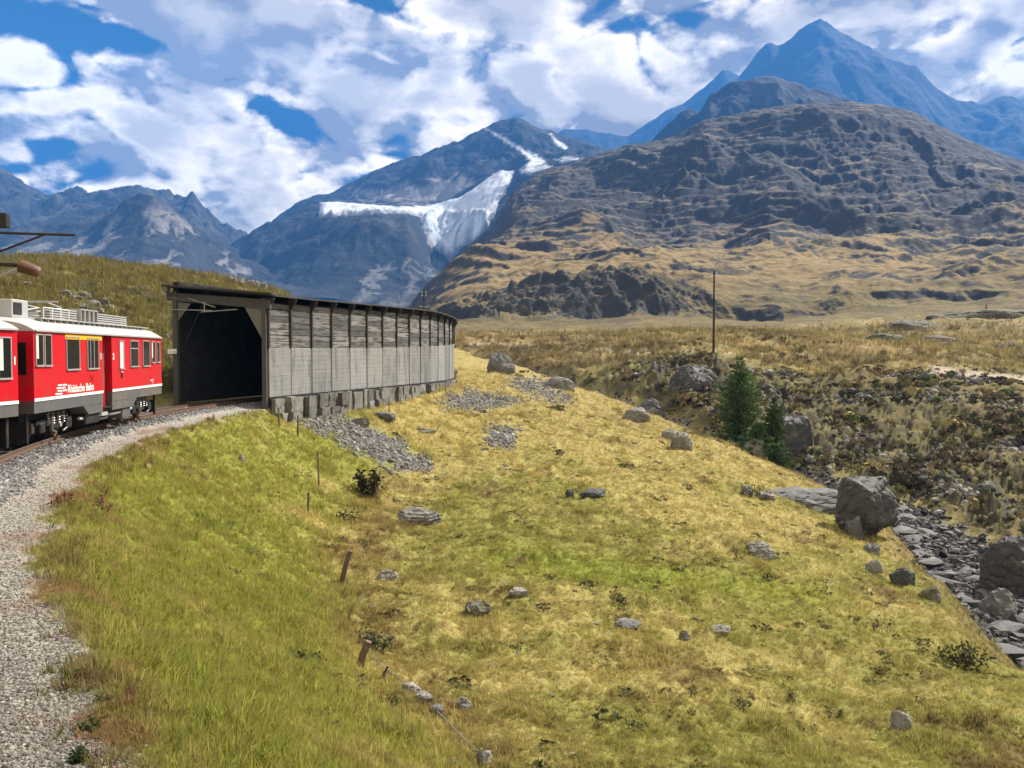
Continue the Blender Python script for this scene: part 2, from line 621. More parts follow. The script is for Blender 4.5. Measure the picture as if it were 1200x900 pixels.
SCREE = [[(335, 488), (385, 486), (430, 500), (470, 522), (505, 540), (520, 553), (480, 556), (445, 546), (405, 522), (370, 503)],
         [(515, 470), (550, 457), (600, 466), (618, 474), (570, 482), (530, 481)],
         [(595, 446), (625, 444), (665, 462), (672, 470), (640, 468), (610, 458)],
         [(570, 505), (610, 500), (600, 520), (575, 522)]]


def mixc1(a, b, k):
    return a[None] + (b - a)[None] * k[:, None]


def build_ground():
    az = np.concatenate([np.arange(-180, -47, 3.5), np.arange(-46, -37, 0.2), np.arange(-37, 37, 0.105), np.arange(37, 46.01, 0.2), np.arange(48, 180, 3.5), [180.0]])
    rad = [1.2]
    while rad[-1] < 345:
        rad.append(rad[-1] * 1.0068)
    rad = np.array(rad)
    A, Rr = np.meshgrid(np.radians(az), rad)
    X, Y = (Rr * np.sin(A)).ravel(), (Rr * np.cos(A)).ravel()
    z, m = terrain(X, Y)
    px, py = pix(X, Y, z)
    vis = (Y > 3)
    n1 = fbm(X / 3.0, Y / 3.0, 4, 71)
    n2 = fbm(X / 11.0, Y / 11.0, 3, 74)
    n3 = fbm(X / 0.8, Y / 0.8, 3, 77)
    straw = np.array((0.32, 0.27, 0.098))
    green = np.array((0.185, 0.185, 0.045))
    lush = np.array((0.19, 0.205, 0.035))
    brown = np.array((0.125, 0.085, 0.036))
    dark = np.array((0.055, 0.054, 0.03))
    gravel = np.array((0.29, 0.27, 0.235))
    ball = np.array((0.17, 0.17, 0.17))
    rock = np.array((0.23, 0.225, 0.22))
    heath = np.array((0.125, 0.10, 0.062))
    col = np.tile(straw, (len(X), 1))
    # greener ground low on the meadow and on the bank of the railway
    gk = smooth(n2 + 0.8 * n1 + 0.4 * n3 + 0.36 - 0.9 * smooth(m['r'], 30, 75), -0.25, 0.45)
    col = lerp3(col, green, gk * 0.85)
    band = np.exp(-((py - (655 + 0.12 * (px - 600) + 10 * n1)) / 16.0) ** 2) * smooth(px, 520, 600) * (1 - smooth(px, 930, 1040)) * vis
    col = lerp3(col, lush, np.clip(band * 1.0, 0, 0.9))
    brk = smooth(fbm(X / 5.0, Y / 5.0, 4, 81) + 0.45 * n3, 0.20, 0.55)
    col = lerp3(col, brown, brk * 0.85)
    far_y = smooth(m['r'], 45, 80) * (1 - m['scrub'])
    col = lerp3(col, (0.28, 0.225, 0.088), far_y * 0.5)
    embk = smooth(m['d'], 2.7, 3.3) * (1 - smooth(m['d'], 7.5, 10.5)) * (Y < 52)
    col = lerp3(col, lush * 0.95, embk * smooth(n1 + 0.55, 0, 0.5) * 0.85)
    tanb = np.exp(-((m['d'] - 9.8 - 1.2 * n2) / 1.3) ** 2) * (Y < 45)
    col = lerp3(col, (0.26, 0.19, 0.08), tanb * 0.6 * smooth(n1 + 0.4, 0, .5))
    # far bank: heath scrub and bare soil
    sc = m['scrub'] * (1 - smooth(m['plat'] + 0.3 * n2, 0.3, 0.7))
    low = smooth(-m['lump'], -0.42, -0.16)
    col = lerp3(col, heath, sc * 0.55 * smooth(n2 + 0.4 * n1, -.3, .25))
    col = lerp3(col, dark, sc * smooth(fbm(X / 3.3, Y / 3.3, 5, 91, 0.6) + 0.5 * n2 - 0.02, -0.05, 0.25) * 0.85)
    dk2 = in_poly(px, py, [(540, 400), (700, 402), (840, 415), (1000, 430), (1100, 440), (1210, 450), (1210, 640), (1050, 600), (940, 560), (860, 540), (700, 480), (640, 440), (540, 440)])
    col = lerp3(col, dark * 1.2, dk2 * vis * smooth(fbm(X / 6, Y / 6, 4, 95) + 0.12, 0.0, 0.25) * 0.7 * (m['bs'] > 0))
    pl = m['plat'] * smooth(fbm(X / 20, Y / 8, 6, 97, 0.65) + 0.12, 0.05, 0.28)
    col = lerp3(col, (0.115, 0.095, 0.05), pl * 0.8)
    col = lerp3(col, mixc1(np.array((0.25, 0.185, 0.092)), np.array((0.17, 0.15, 0.06)), smooth(fbm(X / 30, Y / 16, 4, 98), -.2, .3)), m['plat'] * (1 - pl) * 0.8)
    scol = mixc1(np.array((0.115, 0.105, 0.042)), np.array((0.20, 0.16, 0.075)), smooth(n2 + 0.7 * n1 + .35 * n3, -.15, .45))
    col = col + (scol - col) * (sc * 0.72)[:, None]
    zg_, xg_, yg_ = z.reshape(A.shape), X.reshape(A.shape), Y.reshape(A.shape)
    dr_ = np.gradient(zg_, axis=0) / np.maximum(np.hypot(np.gradient(xg_, axis=0), np.gradient(yg_, axis=0)), 1e-6)
    dt_ = np.gradient(zg_, axis=1) / np.maximum(np.hypot(np.gradient(xg_, axis=1), np.gradient(yg_, axis=1)), 1e-6)
    slp_ = np.hypot(dr_, dt_).ravel()
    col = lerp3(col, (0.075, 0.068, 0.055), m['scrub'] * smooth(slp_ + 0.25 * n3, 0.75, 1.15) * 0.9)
    # ravine: stones and raw earth
    bed = 1 - smooth(m['edge'] + 0.8 * n1, 0.0, 1.2)
    wall = (1 - smooth(m['edge'] + 1.2 * n1, 1.0, 4.5)) * (m['bs'] < 0)
    col = lerp3(col, (0.16, 0.12, 0.06), wall * 0.7)
    col = lerp3(col, rock * 0.85, bed * 0.92)
    # left hill
    lh = (1 - smooth(m['d'], -4, -2.6)) * vis
    col = lerp3(col, (0.15, 0.13, 0.04), lh * 0.85)
    col = lerp3(col, (0.10, 0.085, 0.035), lh * smooth(fbm(X / 5, Y / 5, 5, 99, 0.6), 0.05, 0.3) * 0.8)
    rk = lh * smooth(fbm(X / 4, Y / 4, 4, 103), 0.32, 0.42)
    col = lerp3(col, rock, rk * 0.8)
    # scree
    scr = np.zeros(len(X))
    for p in SCREE:
        scr = np.maximum(scr, smooth(poly_sd(px, py, p) + 12 * n3 + 9 * n1, -7, 9) * vis)
    col = lerp3(col, (0.19, 0.185, 0.17), scr * 0.85)
    # paths on the plateau
    tr = np.zeros(len(X))
    for pts, w in (([(1090, 431), (1130, 437), (1165, 441), (1230, 446)], 5.0), ([(545, 403), (640, 404), (720, 411), (780, 414), (840, 413), (900, 416)], 1.3)):
        for (ax, ay), (bx, by) in zip(pts[:-1], pts[1:]):
            t = np.clip(((px - ax) * (bx - ax) + (py - ay) * (by - ay)) / ((bx - ax) ** 2 + (by - ay) ** 2), 0, 1)
            dd = np.hypot(px - ax - t * (bx - ax), py - ay - t * (by - ay))
            tr = np.maximum(tr, (1 - smooth(dd, w * 0.6, w)) * vis)
    col = lerp3(col, (0.36, 0.31, 0.24), tr * 0.95)
    # permanent way and the gravel strip beside it
    gb = (1 - smooth(m['d'] + 0.55 * n1 + 0.35 * n3, 2.35, 2.75)) * (m['d'] > -2.9) * (Y < 90)
    col = lerp3(col, gravel, gb)
    bb = (1 - smooth(np.abs(m['d']) + 0.25 * n1, 1.35, 1.75)) * (Y < 90)
    col = lerp3(col, ball, bb)
    red = smooth(fbm(X / 1.4, Y / 1.4, 4, 111) - 0.25 * np.abs(m['d'] - 2.4), 0.02, 0.2) * (m['d'] > 1.6) * (Y < 34)
    col = lerp3(col, (0.20, 0.095, 0.065), red * 0.6)
    grass = (1 - np.clip(gb * 1.2, 0, 1)) * (1 - scr) * (1 - bed) * (1 - 0.9 * sc)
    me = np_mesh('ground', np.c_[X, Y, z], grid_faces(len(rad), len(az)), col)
    M = mat_tint('ground cover', 0.95, ((1.6, 0.10), (9.0, 0.05)), 0.45, 14.0, 0.1, var2=(2.2, 0.35))
    o = link('ground', me, M, kind='structure')
    return dict(tr=tr, X=X, Y=Y, z=z, col=col, grass=grass, m=m, scr=scr, bed=bed, sc=sc, gb=gb, bb=bb, nr=len(rad), nc=len(az))


G = build_ground()


# ---------------------------------------------------------------- mountains
def curve_y(pts, u):
    p = np.array(pts, float)
    return np.interp(u, p[:, 0], p[:, 1])


def mountain(name, curves, u0, u1, nu, rows, amp, scale, colour, mat, back=0.8, seed=0, ridge_amp=0.25, grow=1.0, ledge=None, gully=0.0, calm=None):
    """curves: (distance, [(px, py)...]) from foot to crest, as the eye sees them; the body goes on down behind the crest"""
    u = np.linspace(u0, u1, nu)
    Ds = [c[0] for c in curves]
    Zs = []
    for D, pts in curves:
        py = curve_y(pts, u)
        # soften the polyline a little
        k = np.array([1, 2, 3, 2, 1.0]); k /= k.sum()
        py = np.convolve(np.pad(py, 2, mode='edge'), k, 'valid')
        yc = (450 - py) / F_PX
        Zs.append((-sP + yc * cP) / (cP + yc * sP) * D)
    Zs = np.array(Zs)
    Dl = Ds + [Ds[-1] + (Ds[-1] - Ds[0]) * back]
    v = []
    for a, b, n in zip(Dl[:-1], Dl[1:], rows):
        v += list(np.linspace(a, b, n, endpoint=False))
    v = np.array(v + [Dl[-1]])
    Zb = np.minimum(Zs[-1] * 0.15, Zs[0]) - 20
    Zall = np.vstack([Zs, Zb])
    # monotone cubic-ish: linear then smoothed along depth
    Z = np.empty((len(v), nu))
    for j in range(nu):
        Z[:, j] = np.interp(v, Dl, Zall[:, j])
    k = np.array([1, 4, 6, 4, 1.0]); k /= k.sum()
    Zp = np.vstack([Z[:1]] * 2 + [Z] + [Z[-1:]] * 2)
    Zsm = sum(k[i] * Zp[i:i + len(v)] for i in range(5))
    fr = np.array([min(abs(d - Ds[-1]) / (0.18 * (Ds[-1] - Ds[0])), 1) for d in v])[:, None]
    Z = Z * (1 - fr) + Zsm * fr
    uu = (u - 600) / F_PX
    X = uu[None] * v[:, None]
    Y = np.repeat(v[:, None], nu, 1)
    dom = 0.35 * scale
    wx = X + dom * fbm(X / scale * 0.9, Y / scale * 0.9, 3, seed + 50)
    wy = Y + dom * fbm(X / scale * 0.9, Y / scale * 0.9, 3, seed + 60)
    n = ridged(wx / scale, wy / scale, 7, seed, 0.46) - 0.42 + 0.5 * fbm(wx / scale * 2.7, wy / scale * 2.7, 5, seed + 7, 0.55)
    fine = fbm(X / scale * 9, Y / scale * 9, 4, seed + 11, 0.6)
    wgt = ridge_amp + (1 - ridge_amp) * smooth(fr, 0.0, 1.0)
    if calm:
        cx_, cy_ = pix(X, Y, Z)
        wgt = wgt * (1 - 0.88 * smooth(poly_sd(cx_, cy_, calm), -16, 2))
    if gully:
        gl_ = ridged(wx / (scale * .32) + 0.0006 * wy, wy / (scale * 2.4), 5, seed + 71, 0.55) - 0.5
        n = n + gl_ * gully / amp * smooth(Y, 500, 900)
    grow_k = np.clip((v - Ds[0]) / (Ds[-1] - Ds[0]), 0.0, 1)[:, None] ** grow
    Z = Z + (n * amp * wgt + fine * amp * 0.12) * (0.03 + 0.97 * grow_k + ((0.12 + 0.10 * smooth(fbm(X / 60, Y / 60, 3, 991), -.1, .2)) * smooth(Y, 360, 440) if ledge else 0))
    if ledge:
        m_ = smooth(Y, 380, 405) * (1 - smooth(Y, 450, 520)) * (0.22 + 0.78 * (1 - smooth(X / Y, 0.17, 0.27)))
        Z = Z + m_ * (11 * (ridged(wx / 34 + .002 * wy, wy / 46, 6, seed + 83, .55) - .5) + 2.5 * fbm(X / 7, Y / 7, 4, seed + 87))
        hgt, mixl = ledge
        q_ = Z / hgt + 1.6 * fbm(X / (hgt * 9), Y / (hgt * 9), 4, seed + 21) + 0.25 * fbm(X / hgt, Y / hgt, 3, seed + 25)
        fr_ = q_ - np.floor(q_)
        st_ = smooth(fr_, 0.55, 0.95) - fr_
        q2 = Z / (hgt * 2.9) + 1.3 * fbm(X / (hgt * 11), Y / (hgt * 11), 5, seed + 41) + .3 * fbm(X / (hgt * 2), Y / (hgt * 2), 3, seed + 45)
        f2 = q2 - np.floor(q2)
        p2 = smooth(fbm(X / (hgt * 10), Y / (hgt * 10), 3, seed + 47), -.15, .25)
        st_ = st_ * (1 - p2) + (smooth(f2, 0.6, 0.9) - f2) * 2.2 * p2
        patch = smooth(fbm(X / (hgt * 14), Y / (hgt * 14), 3, seed + 31) + 0.25, -0.1, 0.3)
        patch = patch * smooth(Y + 120 * fbm(X / 90, Y / 90, 3, seed + 35), 560, 760) + 0.45 * (1 - smooth(Y, 560, 760)) * patch
        Z = Z + st_ * hgt * mixl * patch * (0.25 + 0.75 * wgt) * smooth(grow_k, 0.03, 0.2)
    # slope and colour
    gx = np.gradient(Z, axis=1) / np.maximum(np.gradient(X, axis=1), 1e-6)
    gy = np.gradient(Z, axis=0) / np.gradient(Y, axis=0)
    sl = np.hypot(gx, gy)
    px, py = pix(X, Y, Z)
    col = colour(X, Y, Z, sl, px, py, n)
    me = np_mesh(name, np.c_[X.ravel(), Y.ravel(), Z.ravel()], grid_faces(len(v), nu), col.reshape(-1, 3))
    o = link(name, me, mat, kind='structure')
    return o, X, Y, Z


def mixc(a, b, k):
    a = np.asarray(a, float)
    if a.ndim == 1:
        a = np.broadcast_to(a, k.shape + (3,))
    return a + (np.asarray(b, float) - a) * k[..., None]


ROCK = (0.048, 0.049, 0.053)
ROCK_L = (0.15, 0.145, 0.14)
TURF = (0.26, 0.19, 0.09)
TURF_D = (0.09, 0.075, 0.04)
SNOW = (0.70, 0.73, 0.77)


def col_right(X, Y, Z, sl, px, py, n):
    n1 = fbm(X / 60, Y / 60, 5, 201, 0.6)
    n2 = fbm(X / 14, Y / 9, 5, 207, 0.6)
    c = mixc(TURF, TURF_D, smooth(n2 + 0.4 * n1, 0.0, 0.35))
    high = smooth(Y + 260 * n1, 640, 980)
    c = mixc(c, (0.072, 0.070, 0.070), high * 0.85)  # shadow on the upper slopes is put into the colour as darker rock
    rk = smooth(sl + 0.55 * n1 + 0.35 * n2 + 0.25 * high, 0.55, 0.85)
    c = mixc(c, ROCK, rk)
    c = mixc(c, ROCK_L, smooth(n2, 0.2, 0.45) * rk * 0.55)
    tl = smooth(fbm(X / 130, Y / 50, 4, 215) - 0.1 * n2, 0.08, 0.3) * high * (1 - smooth(sl, .5, .75))
    c = mixc(c, (0.19, 0.15, 0.105), tl * 0.9)
    c = mixc(c, mixc((0.16, 0.135, 0.06), (0.115, 0.095, 0.05), smooth(fbm(X / 20, Y / 8, 6, 97, 0.65) + 0.12, 0.05, 0.28)), (1 - smooth(Y + 60 * n1, 380, 560)) * 0.75 * (1 - rk))
    cliff = smooth(poly_sd(px, py, [(540, 350), (600, 338), (650, 334), (700, 322), (770, 320), (810, 335), (800, 375), (740, 388), (640, 394), (540, 394)]) + 26 * n2 + 16 * n1, -14, 14)
    c = mixc(c, (0.06, 0.06, 0.056), cliff * smooth(n2 + 0.6 * n1 + .5 * smooth(sl, .3, .7), -.02, .35) * 0.5)
    c = mixc(c, (0.085, 0.075, 0.04), smooth(fbm(X / 45, Y / 16, 5, 219, 0.6), .06, .3) * (1 - high) * 0.65)
    return c


def col_rock(seed, sc, snow=0.0):
    def f(X, Y, Z, sl, px, py, n):
        n1 = fbm(X / sc, Y / sc, 5, seed, 0.6)
        n2 = fbm(X / (sc * .25), Y / (sc * .25), 4, seed + 5, 0.6)
        c = mixc((0.032, 0.034, 0.038), (0.085, 0.083, 0.082), smooth(n1 + 0.5 * n2, 0.0, 0.5) * 0.8)
        return c
    return f


GLACIER = [(374, 237), (395, 236), (430, 240), (470, 243), (505, 239), (535, 232), (556, 220), (570, 208), (588, 199), (602, 201), (600, 213),
           (590, 231), (580, 251), (572, 267), (556, 284), (540, 292), (527, 306), (515, 298), (500, 285), (494, 270), (490, 255), (478, 251), (440, 252), (400, 254), (372, 255)]
SNOWS = [[(569, 151), (580, 155), (600, 166), (618, 176), (634, 184), (642, 192), (628, 197), (612, 197), (622, 188), (610, 178), (590, 166)],
         [(645, 157), (660, 168), (668, 176), (660, 174), (648, 165)], [(608, 198), (640, 192), (646, 196), (612, 204)], [(650, 187), (668, 184), (685, 186), (660, 190)]]


def col_glac(X, Y, Z, sl, px, py, n):
    c = col_rock(301, 260)(X, Y, Z, sl, px, py, n)
    n3 = fbm(X / 70, Y / 70, 4, 311)
    k = np.zeros(X.shape)
    for p in SNOWS:
        k = np.maximum(k, smooth(poly_sd(px, py, p) + 3 * n3 + 3 * fbm(X / 18, Y / 18, 4, 313, 0.6), -1.5, 2.2))
    moraine = smooth(poly_sd(px, py, [(410, 222), (470, 218), (540, 205), (560, 215), (520, 240), (470, 238), (420, 232)]) + 12 * n3, -4, 8)
    c = mixc(c, (0.36, 0.34, 0.32), moraine * 0.7)
    deb = smooth(poly_sd(px, py, [(410, 330), (450, 305), (490, 300), (520, 305), (520, 340), (460, 365), (420, 360)]) + 22 * n3, 0, 10) * smooth(ridged(X / 60 + n3, Y / 300, 5, 317, .6), .48, .64)
    c = mixc(c, (0.28, 0.27, 0.26), deb * 0.5)
    return mixc(c, SNOW, k)


def col_left(X, Y, Z, sl, px, py, n):
    c = col_rock(321, 240)(X, Y, Z, sl, px, py, n)
    n3 = fbm(X / 90, Y / 90, 5, 331, 0.6)
    deb = smooth(poly_sd(px, py, [(0, 280), (100, 278), (150, 240), (200, 240), (250, 290), (290, 300), (290, 330), (0, 330)]) + 18 * n3, -5, 8)
    sk_ = ridged(X / 85 + 0.8 * n3, Y / 420, 5, 335, 0.6)
    c = mixc(c, (0.34, 0.32, 0.31), deb * smooth(sk_, 0.50, 0.66) * 0.55)
    c = mixc(c, (0.05, 0.05, 0.055), deb * (1 - smooth(sk_, 0.28, 0.42)) * 0.8)
    return mixc(c, (0.09, 0.085, 0.06), smooth(n3 + (py < 262) * 0.25, 0.2, 0.5) * 0.5)


def mat_rock(name, s):
    return mat_tint(name, 0.92, ((0.06 / s, 5.0 * s), (0.4 / s, 1.0 * s)), 0.35, 0.5 / s, 0.1, var2=(0.05 / s, 0.3))


m_near = mat_rock('heath and rock', 0.35)
m_far = mat_rock('far rock', 2.2)
mountain('mountain', [
    (245, [(440, 408), (500, 404), (700, 402), (900, 398), (1000, 394), (1300, 384)]),
    (402, [(440, 408), (470, 398), (500, 386), (560, 384), (700, 381), (800, 380), (900, 374), (1000, 368), (1100, 362), (1200, 352), (1350, 340)]),
    (432, [(440, 400), (470, 388), (500, 367), (560, 347), (640, 343), (700, 338), (760, 340), (820, 346), (900, 348), (1000, 346), (1100, 345), (1200, 325), (1350, 310)]),
    (650, [(440, 395), (470, 385), (500, 352), (530, 327), (560, 312), (600, 305), (700, 296), (800, 293), (900, 303), (1000, 308), (1100, 305), (1200, 290), (1350, 270)]),
    (950, [(440, 395), (470, 385), (500, 352), (540, 315), (570, 290), (600, 268), (700, 262), (800, 268), (850, 258), (900, 228), (1000, 238), (1100, 245), (1200, 240), (1350, 235)]),
    (1450, [(440, 395), (470, 385), (500, 357), (540, 320), (575, 282), (590, 245), (600, 226), (620, 208), (640, 197), (690, 186), (730, 171), (760, 166), (790, 158), (830, 138), (880, 130),
            (930, 122), (960, 119), (1000, 119), (1040, 122), (1070, 133), (1100, 148), (1150, 172), (1200, 192), (1350, 250)])],
    440, 1650, 800, [40, 60, 130, 130, 160, 24], 44, 290, col_right, m_near, 0.5, 1, 0.12, 0.9, (12, 0.5), 16)
mountain('mountain', [
    (2150, [(640, 300), (1150, 300)]),
    (2700, [(640, 215), (700, 192), (730, 180), (760, 166), (775, 150), (795, 132), (805, 128), (818, 131), (830, 110), (850, 98), (880, 94), (905, 91), (930, 99), (960, 108), (1000, 122), (1060, 145), (1150, 190)])],
    640, 1150, 300, [110, 30], 120, 520, col_rock(341, 200), m_far, 0.6, 4, 0.14)
mountain('mountain', [
    (4300, [(740, 250), (1400, 260)]),
    (5600, [(740, 200), (800, 165), (830, 138), (850, 112), (868, 82), (880, 66), (890, 55), (900, 50), (908, 54), (920, 46), (935, 34), (948, 24), (956, 21), (968, 28), (985, 41), (1010, 54), (1040, 70), (1068, 76),
            (1080, 90), (1095, 105), (1115, 116), (1145, 122), (1158, 116), (1175, 112), (1190, 117), (1230, 135), (1400, 180)])],
    740, 1700, 460, [120, 30], 200, 1000, col_rock(351, 420), m_far, 0.5, 7, 0.06)
mountain('mountain', [
    (5100, [(600, 250), (1000, 250)]),
    (6300, [(600, 175), (640, 162), (660, 152), (690, 151), (700, 154), (720, 158), (735, 160), (760, 142), (780, 128), (800, 121), (820, 105), (838, 88), (845, 82), (858, 86), (880, 100), (1000, 200)])],
    600, 1000, 220, [80, 24], 160, 1200, col_rock(361, 500), m_far, 0.4, 9, 0.06)
GL = mountain('mountain', [
    (1500, [(150, 412), (800, 412)]),
    (2000, [(150, 400), (230, 380), (300, 345), (400, 335), (500, 330), (560, 318), (700, 310), (800, 300)]),
    (2350, [(150, 380), (230, 340), (300, 283), (350, 258), (380, 253), (440, 250), (478, 252), (495, 285), (515, 315), (535, 305), (565, 262), (620, 215), (700, 200), (800, 200)]),
    (2900, [(150, 370), (230, 332), (300, 279), (370, 240), (400, 240), (470, 241), (520, 236), (570, 208), (620, 195), (700, 185), (800, 185)]),
    (3500, [(150, 350), (230, 325), (270, 297), (300, 277), (340, 246), (355, 236), (370, 229), (385, 227), (400, 222), (430, 205), (455, 194), (480, 186), (500, 180), (520, 172), (545, 162), (565, 150), (585, 143), (605, 137),
            (615, 141), (625, 146), (640, 152), (660, 158), (690, 170), (740, 190), (800, 210)])],
    150, 800, 420, [30, 70, 80, 90, 24], 130, 600, col_glac, m_far, 0.5, 13, 0.08, 0.6, calm=GLACIER)
mountain('mountain', [
    (1700, [(-150, 350), (400, 350)]),
    (2200, [(-150, 300), (0, 278), (60, 272), (110, 266), (130, 256), (150, 246), (170, 240), (185, 244), (215, 262), (250, 292), (300, 318), (400, 345)]),
    (2700, [(-150, 290), (0, 270), (60, 262), (110, 258), (150, 252), (200, 262), (250, 285), (300, 310), (400, 340)]),
    (3600, [(-450, 90), (-300, 60), (-150, 120), (-60, 160), (0, 192), (20, 203), (40, 220), (60, 230), (90, 228), (120, 223), (145, 219), (165, 221), (190, 232), (213, 231), (230, 238), (250, 252), (270, 268), (290, 280), (320, 300), (400, 340)])],
    -450, 400, 560, [80, 40, 90, 24], 140, 460, col_left, m_far, 0.5, 17, 0.05, 0.7)

# the glacier lies on the mountain as its own body of ice
_, gX, gY, gZ = GL
gpx, gpy = pix(gX, gY, gZ)
gfine = fbm(gX / 22, gY / 22, 5, 403, 0.6)
gn = fbm(gX / 60, gY / 60, 4, 401)
sd = poly_sd(gpx, gpy, GLACIER) + 2.5 * gn + 3.2 * gfine
crev = ridged(gX / 45 + 0.3 * gn, gY / 120, 4, 405) * smooth(gpy, 245, 262)
thick = -12 + 36 * smooth(sd, -3.0, 7.0)
gz2 = gZ + thick + 22 * (crev - 0.5) * smooth(sd, 0, 6) + 3 * gn
keep = sd > -4.0
ii = np.arange(keep.size).reshape(keep.shape)
q = np.stack([ii[:-1, :-1], ii[:-1, 1:], ii[1:, 1:], ii[1:, :-1]], -1).reshape(-1, 4)
kq = keep.ravel()[q].all(1)
q = q[kq]
used, inv = np.unique(q, return_inverse=True)
ice = mixc((0.60, 0.64, 0.69), (0.26, 0.31, 0.37), smooth(crev, 0.30, 0.62) * 0.9)
bandn = fbm(gX / 30 + gn, gY / 160, 4, 409)
ice = mixc(ice, (0.36, 0.38, 0.40), smooth(bandn, -0.05, 0.35) * 0.5)
ice = mixc(ice, (0.13, 0.13, 0.135), np.clip(smooth(gn + gfine, 0.1, 0.5) * 0.35 + 0.9 * smooth(-sd + 2.5 * gfine, -4.0, -0.5), 0, 1))
gme = np_mesh('glacier', np.c_[gX.ravel(), gY.ravel(), gz2.ravel()][used], inv.reshape(-1, 4), ice.reshape(-1, 3)[used])
link('glacier', gme, mat_tint('glacier ice', 0.7, ((0.03, 4.0),), 0.12, 0.05, 0.3), kind='structure')

# ---------------------------------------------------------------- mesh helpers for built things
def B():
    return bmesh.new()


def bx(bm, c, s, M=None, bevel=0.0):
    """box with centre c and size s, optionally moved by matrix M"""
    vs = [bm.verts.new((c[0] + dx * s[0] / 2, c[1] + dy * s[1] / 2, c[2] + dz * s[2] / 2)) for dx in (-1, 1) for dy in (-1, 1) for dz in (-1, 1)]
    fs = [(0, 1, 3, 2), (4, 6, 7, 5), (0, 4, 5, 1), (2, 3, 7, 6), (0, 2, 6, 4), (1, 5, 7, 3)]
    nf = [bm.faces.new([vs[i] for i in f]) for f in fs]
    if bevel:
        ed = list({e for f in nf for e in f.edges})
        r = bmesh.ops.bevel(bm, geom=ed, offset=bevel, segments=1, affect='EDGES', profile=0.5)
        vs = list({v for f in r['faces'] for v in f.verts} | {v for v in vs if v.is_valid})
    if M is not None:
        bmesh.ops.transform(bm, matrix=M, verts=[v for v in vs if v.is_valid])


def prism(bm, pts, a, b, axis=0):
    """closed outline pts (2-D) swept from a to b along an axis"""
    def mk(p, t):
        return {0: (t, p[0], p[1]), 1: (p[0], t, p[1]), 2: (p[0], p[1], t)}[axis]
    va = [bm.verts.new(mk(p, a)) for p in pts]
    vb = [bm.verts.new(mk(p, b)) for p in pts]
    n = len(pts)
    bm.faces.new(va)
    bm.faces.new(vb[::-1])
    for i in range(n):
        bm.faces.new((va[i], vb[i], vb[(i + 1) % n], va[(i + 1) % n]))


def tube(bm, pts, r, n=8, r2=None):
    pts = [Vector(p) for p in pts]
    rings = []
    for i, p in enumerate(pts):
        t = (pts[min(i + 1, len(pts) - 1)] - pts[max(i - 1, 0)]).normalized()
        a = t.cross(Vector((0, 0, 1)) if abs(t.z) < 0.9 else Vector((1, 0, 0))).normalized()
        b = t.cross(a)
        rr = r if r2 is None else r + (r2 - r) * i / (len(pts) - 1)
        rings.append([bm.verts.new(p + (a * math.cos(2 * math.pi * k / n) + b * math.sin(2 * math.pi * k / n)) * rr) for k in range(n)])
    for q, w in zip(rings[:-1], rings[1:]):
        for k in range(n):
            bm.faces.new((q[k], q[(k + 1) % n], w[(k + 1) % n], w[k]))
    bm.faces.new(rings[0][::-1])
    bm.faces.new(rings[-1])


def fin(name, bm, mat, parent=None, smooth_a=None):
    bmesh.ops.recalc_face_normals(bm, faces=bm.faces)
    me = bpy.data.meshes.new(name)
    bm.to_mesh(me)
    bm.free()
    if smooth_a:
        me.polygons.foreach_set('use_smooth', [True] * len(me.polygons))
        me.set_sharp_from_angle(angle=R(smooth_a))
    return link(name, me, mat, parent)


def empty(name, loc, rz=0.0):
    o = bpy.data.objects.new(name, None)
    COL.objects.link(o)
    o.location = loc
    o.rotation_euler = (0, 0, rz)
    o.empty_display_size = 0.3
    return o


def copy_tree(o, parent=None):
    c = o.copy()
    COL.objects.link(c)
    c.parent = parent
    for ch in list(o.children):
        copy_tree(ch, c)
    return c


# ---------------------------------------------------------------- materials
M_RED = mat_plain('red coach paint', (0.52, 0.006, 0.018), 0.28, 0, 0.5, 0.08, 2.0, stain=((0.26, 0.05, 0.04), 1.2, 0.5, 0.5, 0.75))
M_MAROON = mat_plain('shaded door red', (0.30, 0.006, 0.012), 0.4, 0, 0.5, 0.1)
M_ROOFSILVER = mat_plain('silver roof paint', (0.45, 0.45, 0.44), 0.45, 0.0, 0.5, 0.18, 3.0, stain=((0.30, 0.28, 0.26), 1.5, 0.5, 0.5, 0.75))
M_SKIRT = mat_plain('grey skirt paint', (0.085, 0.09, 0.095), 0.6, 0, 0.4, 0.2, 3.0, stain=((0.15, 0.115, 0.085), 1.2, 0.7, 0.42, 0.7))
M_WHITE = mat_plain('white paint', (0.78, 0.78, 0.76), 0.5, 0, 0.4, 0.06)
M_YELLOW = mat_plain('yellow line paint', (0.80, 0.42, 0.01), 0.5, 0, 0.4, 0.06)
M_FRAME = mat_plain('window frame metal', (0.42, 0.40, 0.40), 0.4, 0.3, 0.5, 0.1)
M_GLASS = mat_plain('dark window glass', (0.012, 0.014, 0.014), 0.12, 0, 0.22, 0.1)
M_BLINDREFL = mat_plain('pale blind and reflection', (0.60, 0.60, 0.57), 0.6, 0, 0.3, 0.1)
M_BLACK = mat_plain('black running gear', (0.018, 0.018, 0.02), 0.6, 0, 0.3, 0.3, 4.0, stain=((0.08, 0.055, 0.04), 2.0, 0.6, 0.5, 0.75))
M_STEEL = mat_plain('worn steel', (0.38, 0.36, 0.34), 0.35, 0.7, 0.5, 0.25, 6.0)
M_GEAR = mat_plain('roof gear grey', (0.42, 0.42, 0.42), 0.5, 0.2, 0.5, 0.2, 4.0)
M_RUST = mat_plain('rusty rail side', (0.13, 0.08, 0.055), 0.8, 0.2, 0.3, 0.3, 6.0)
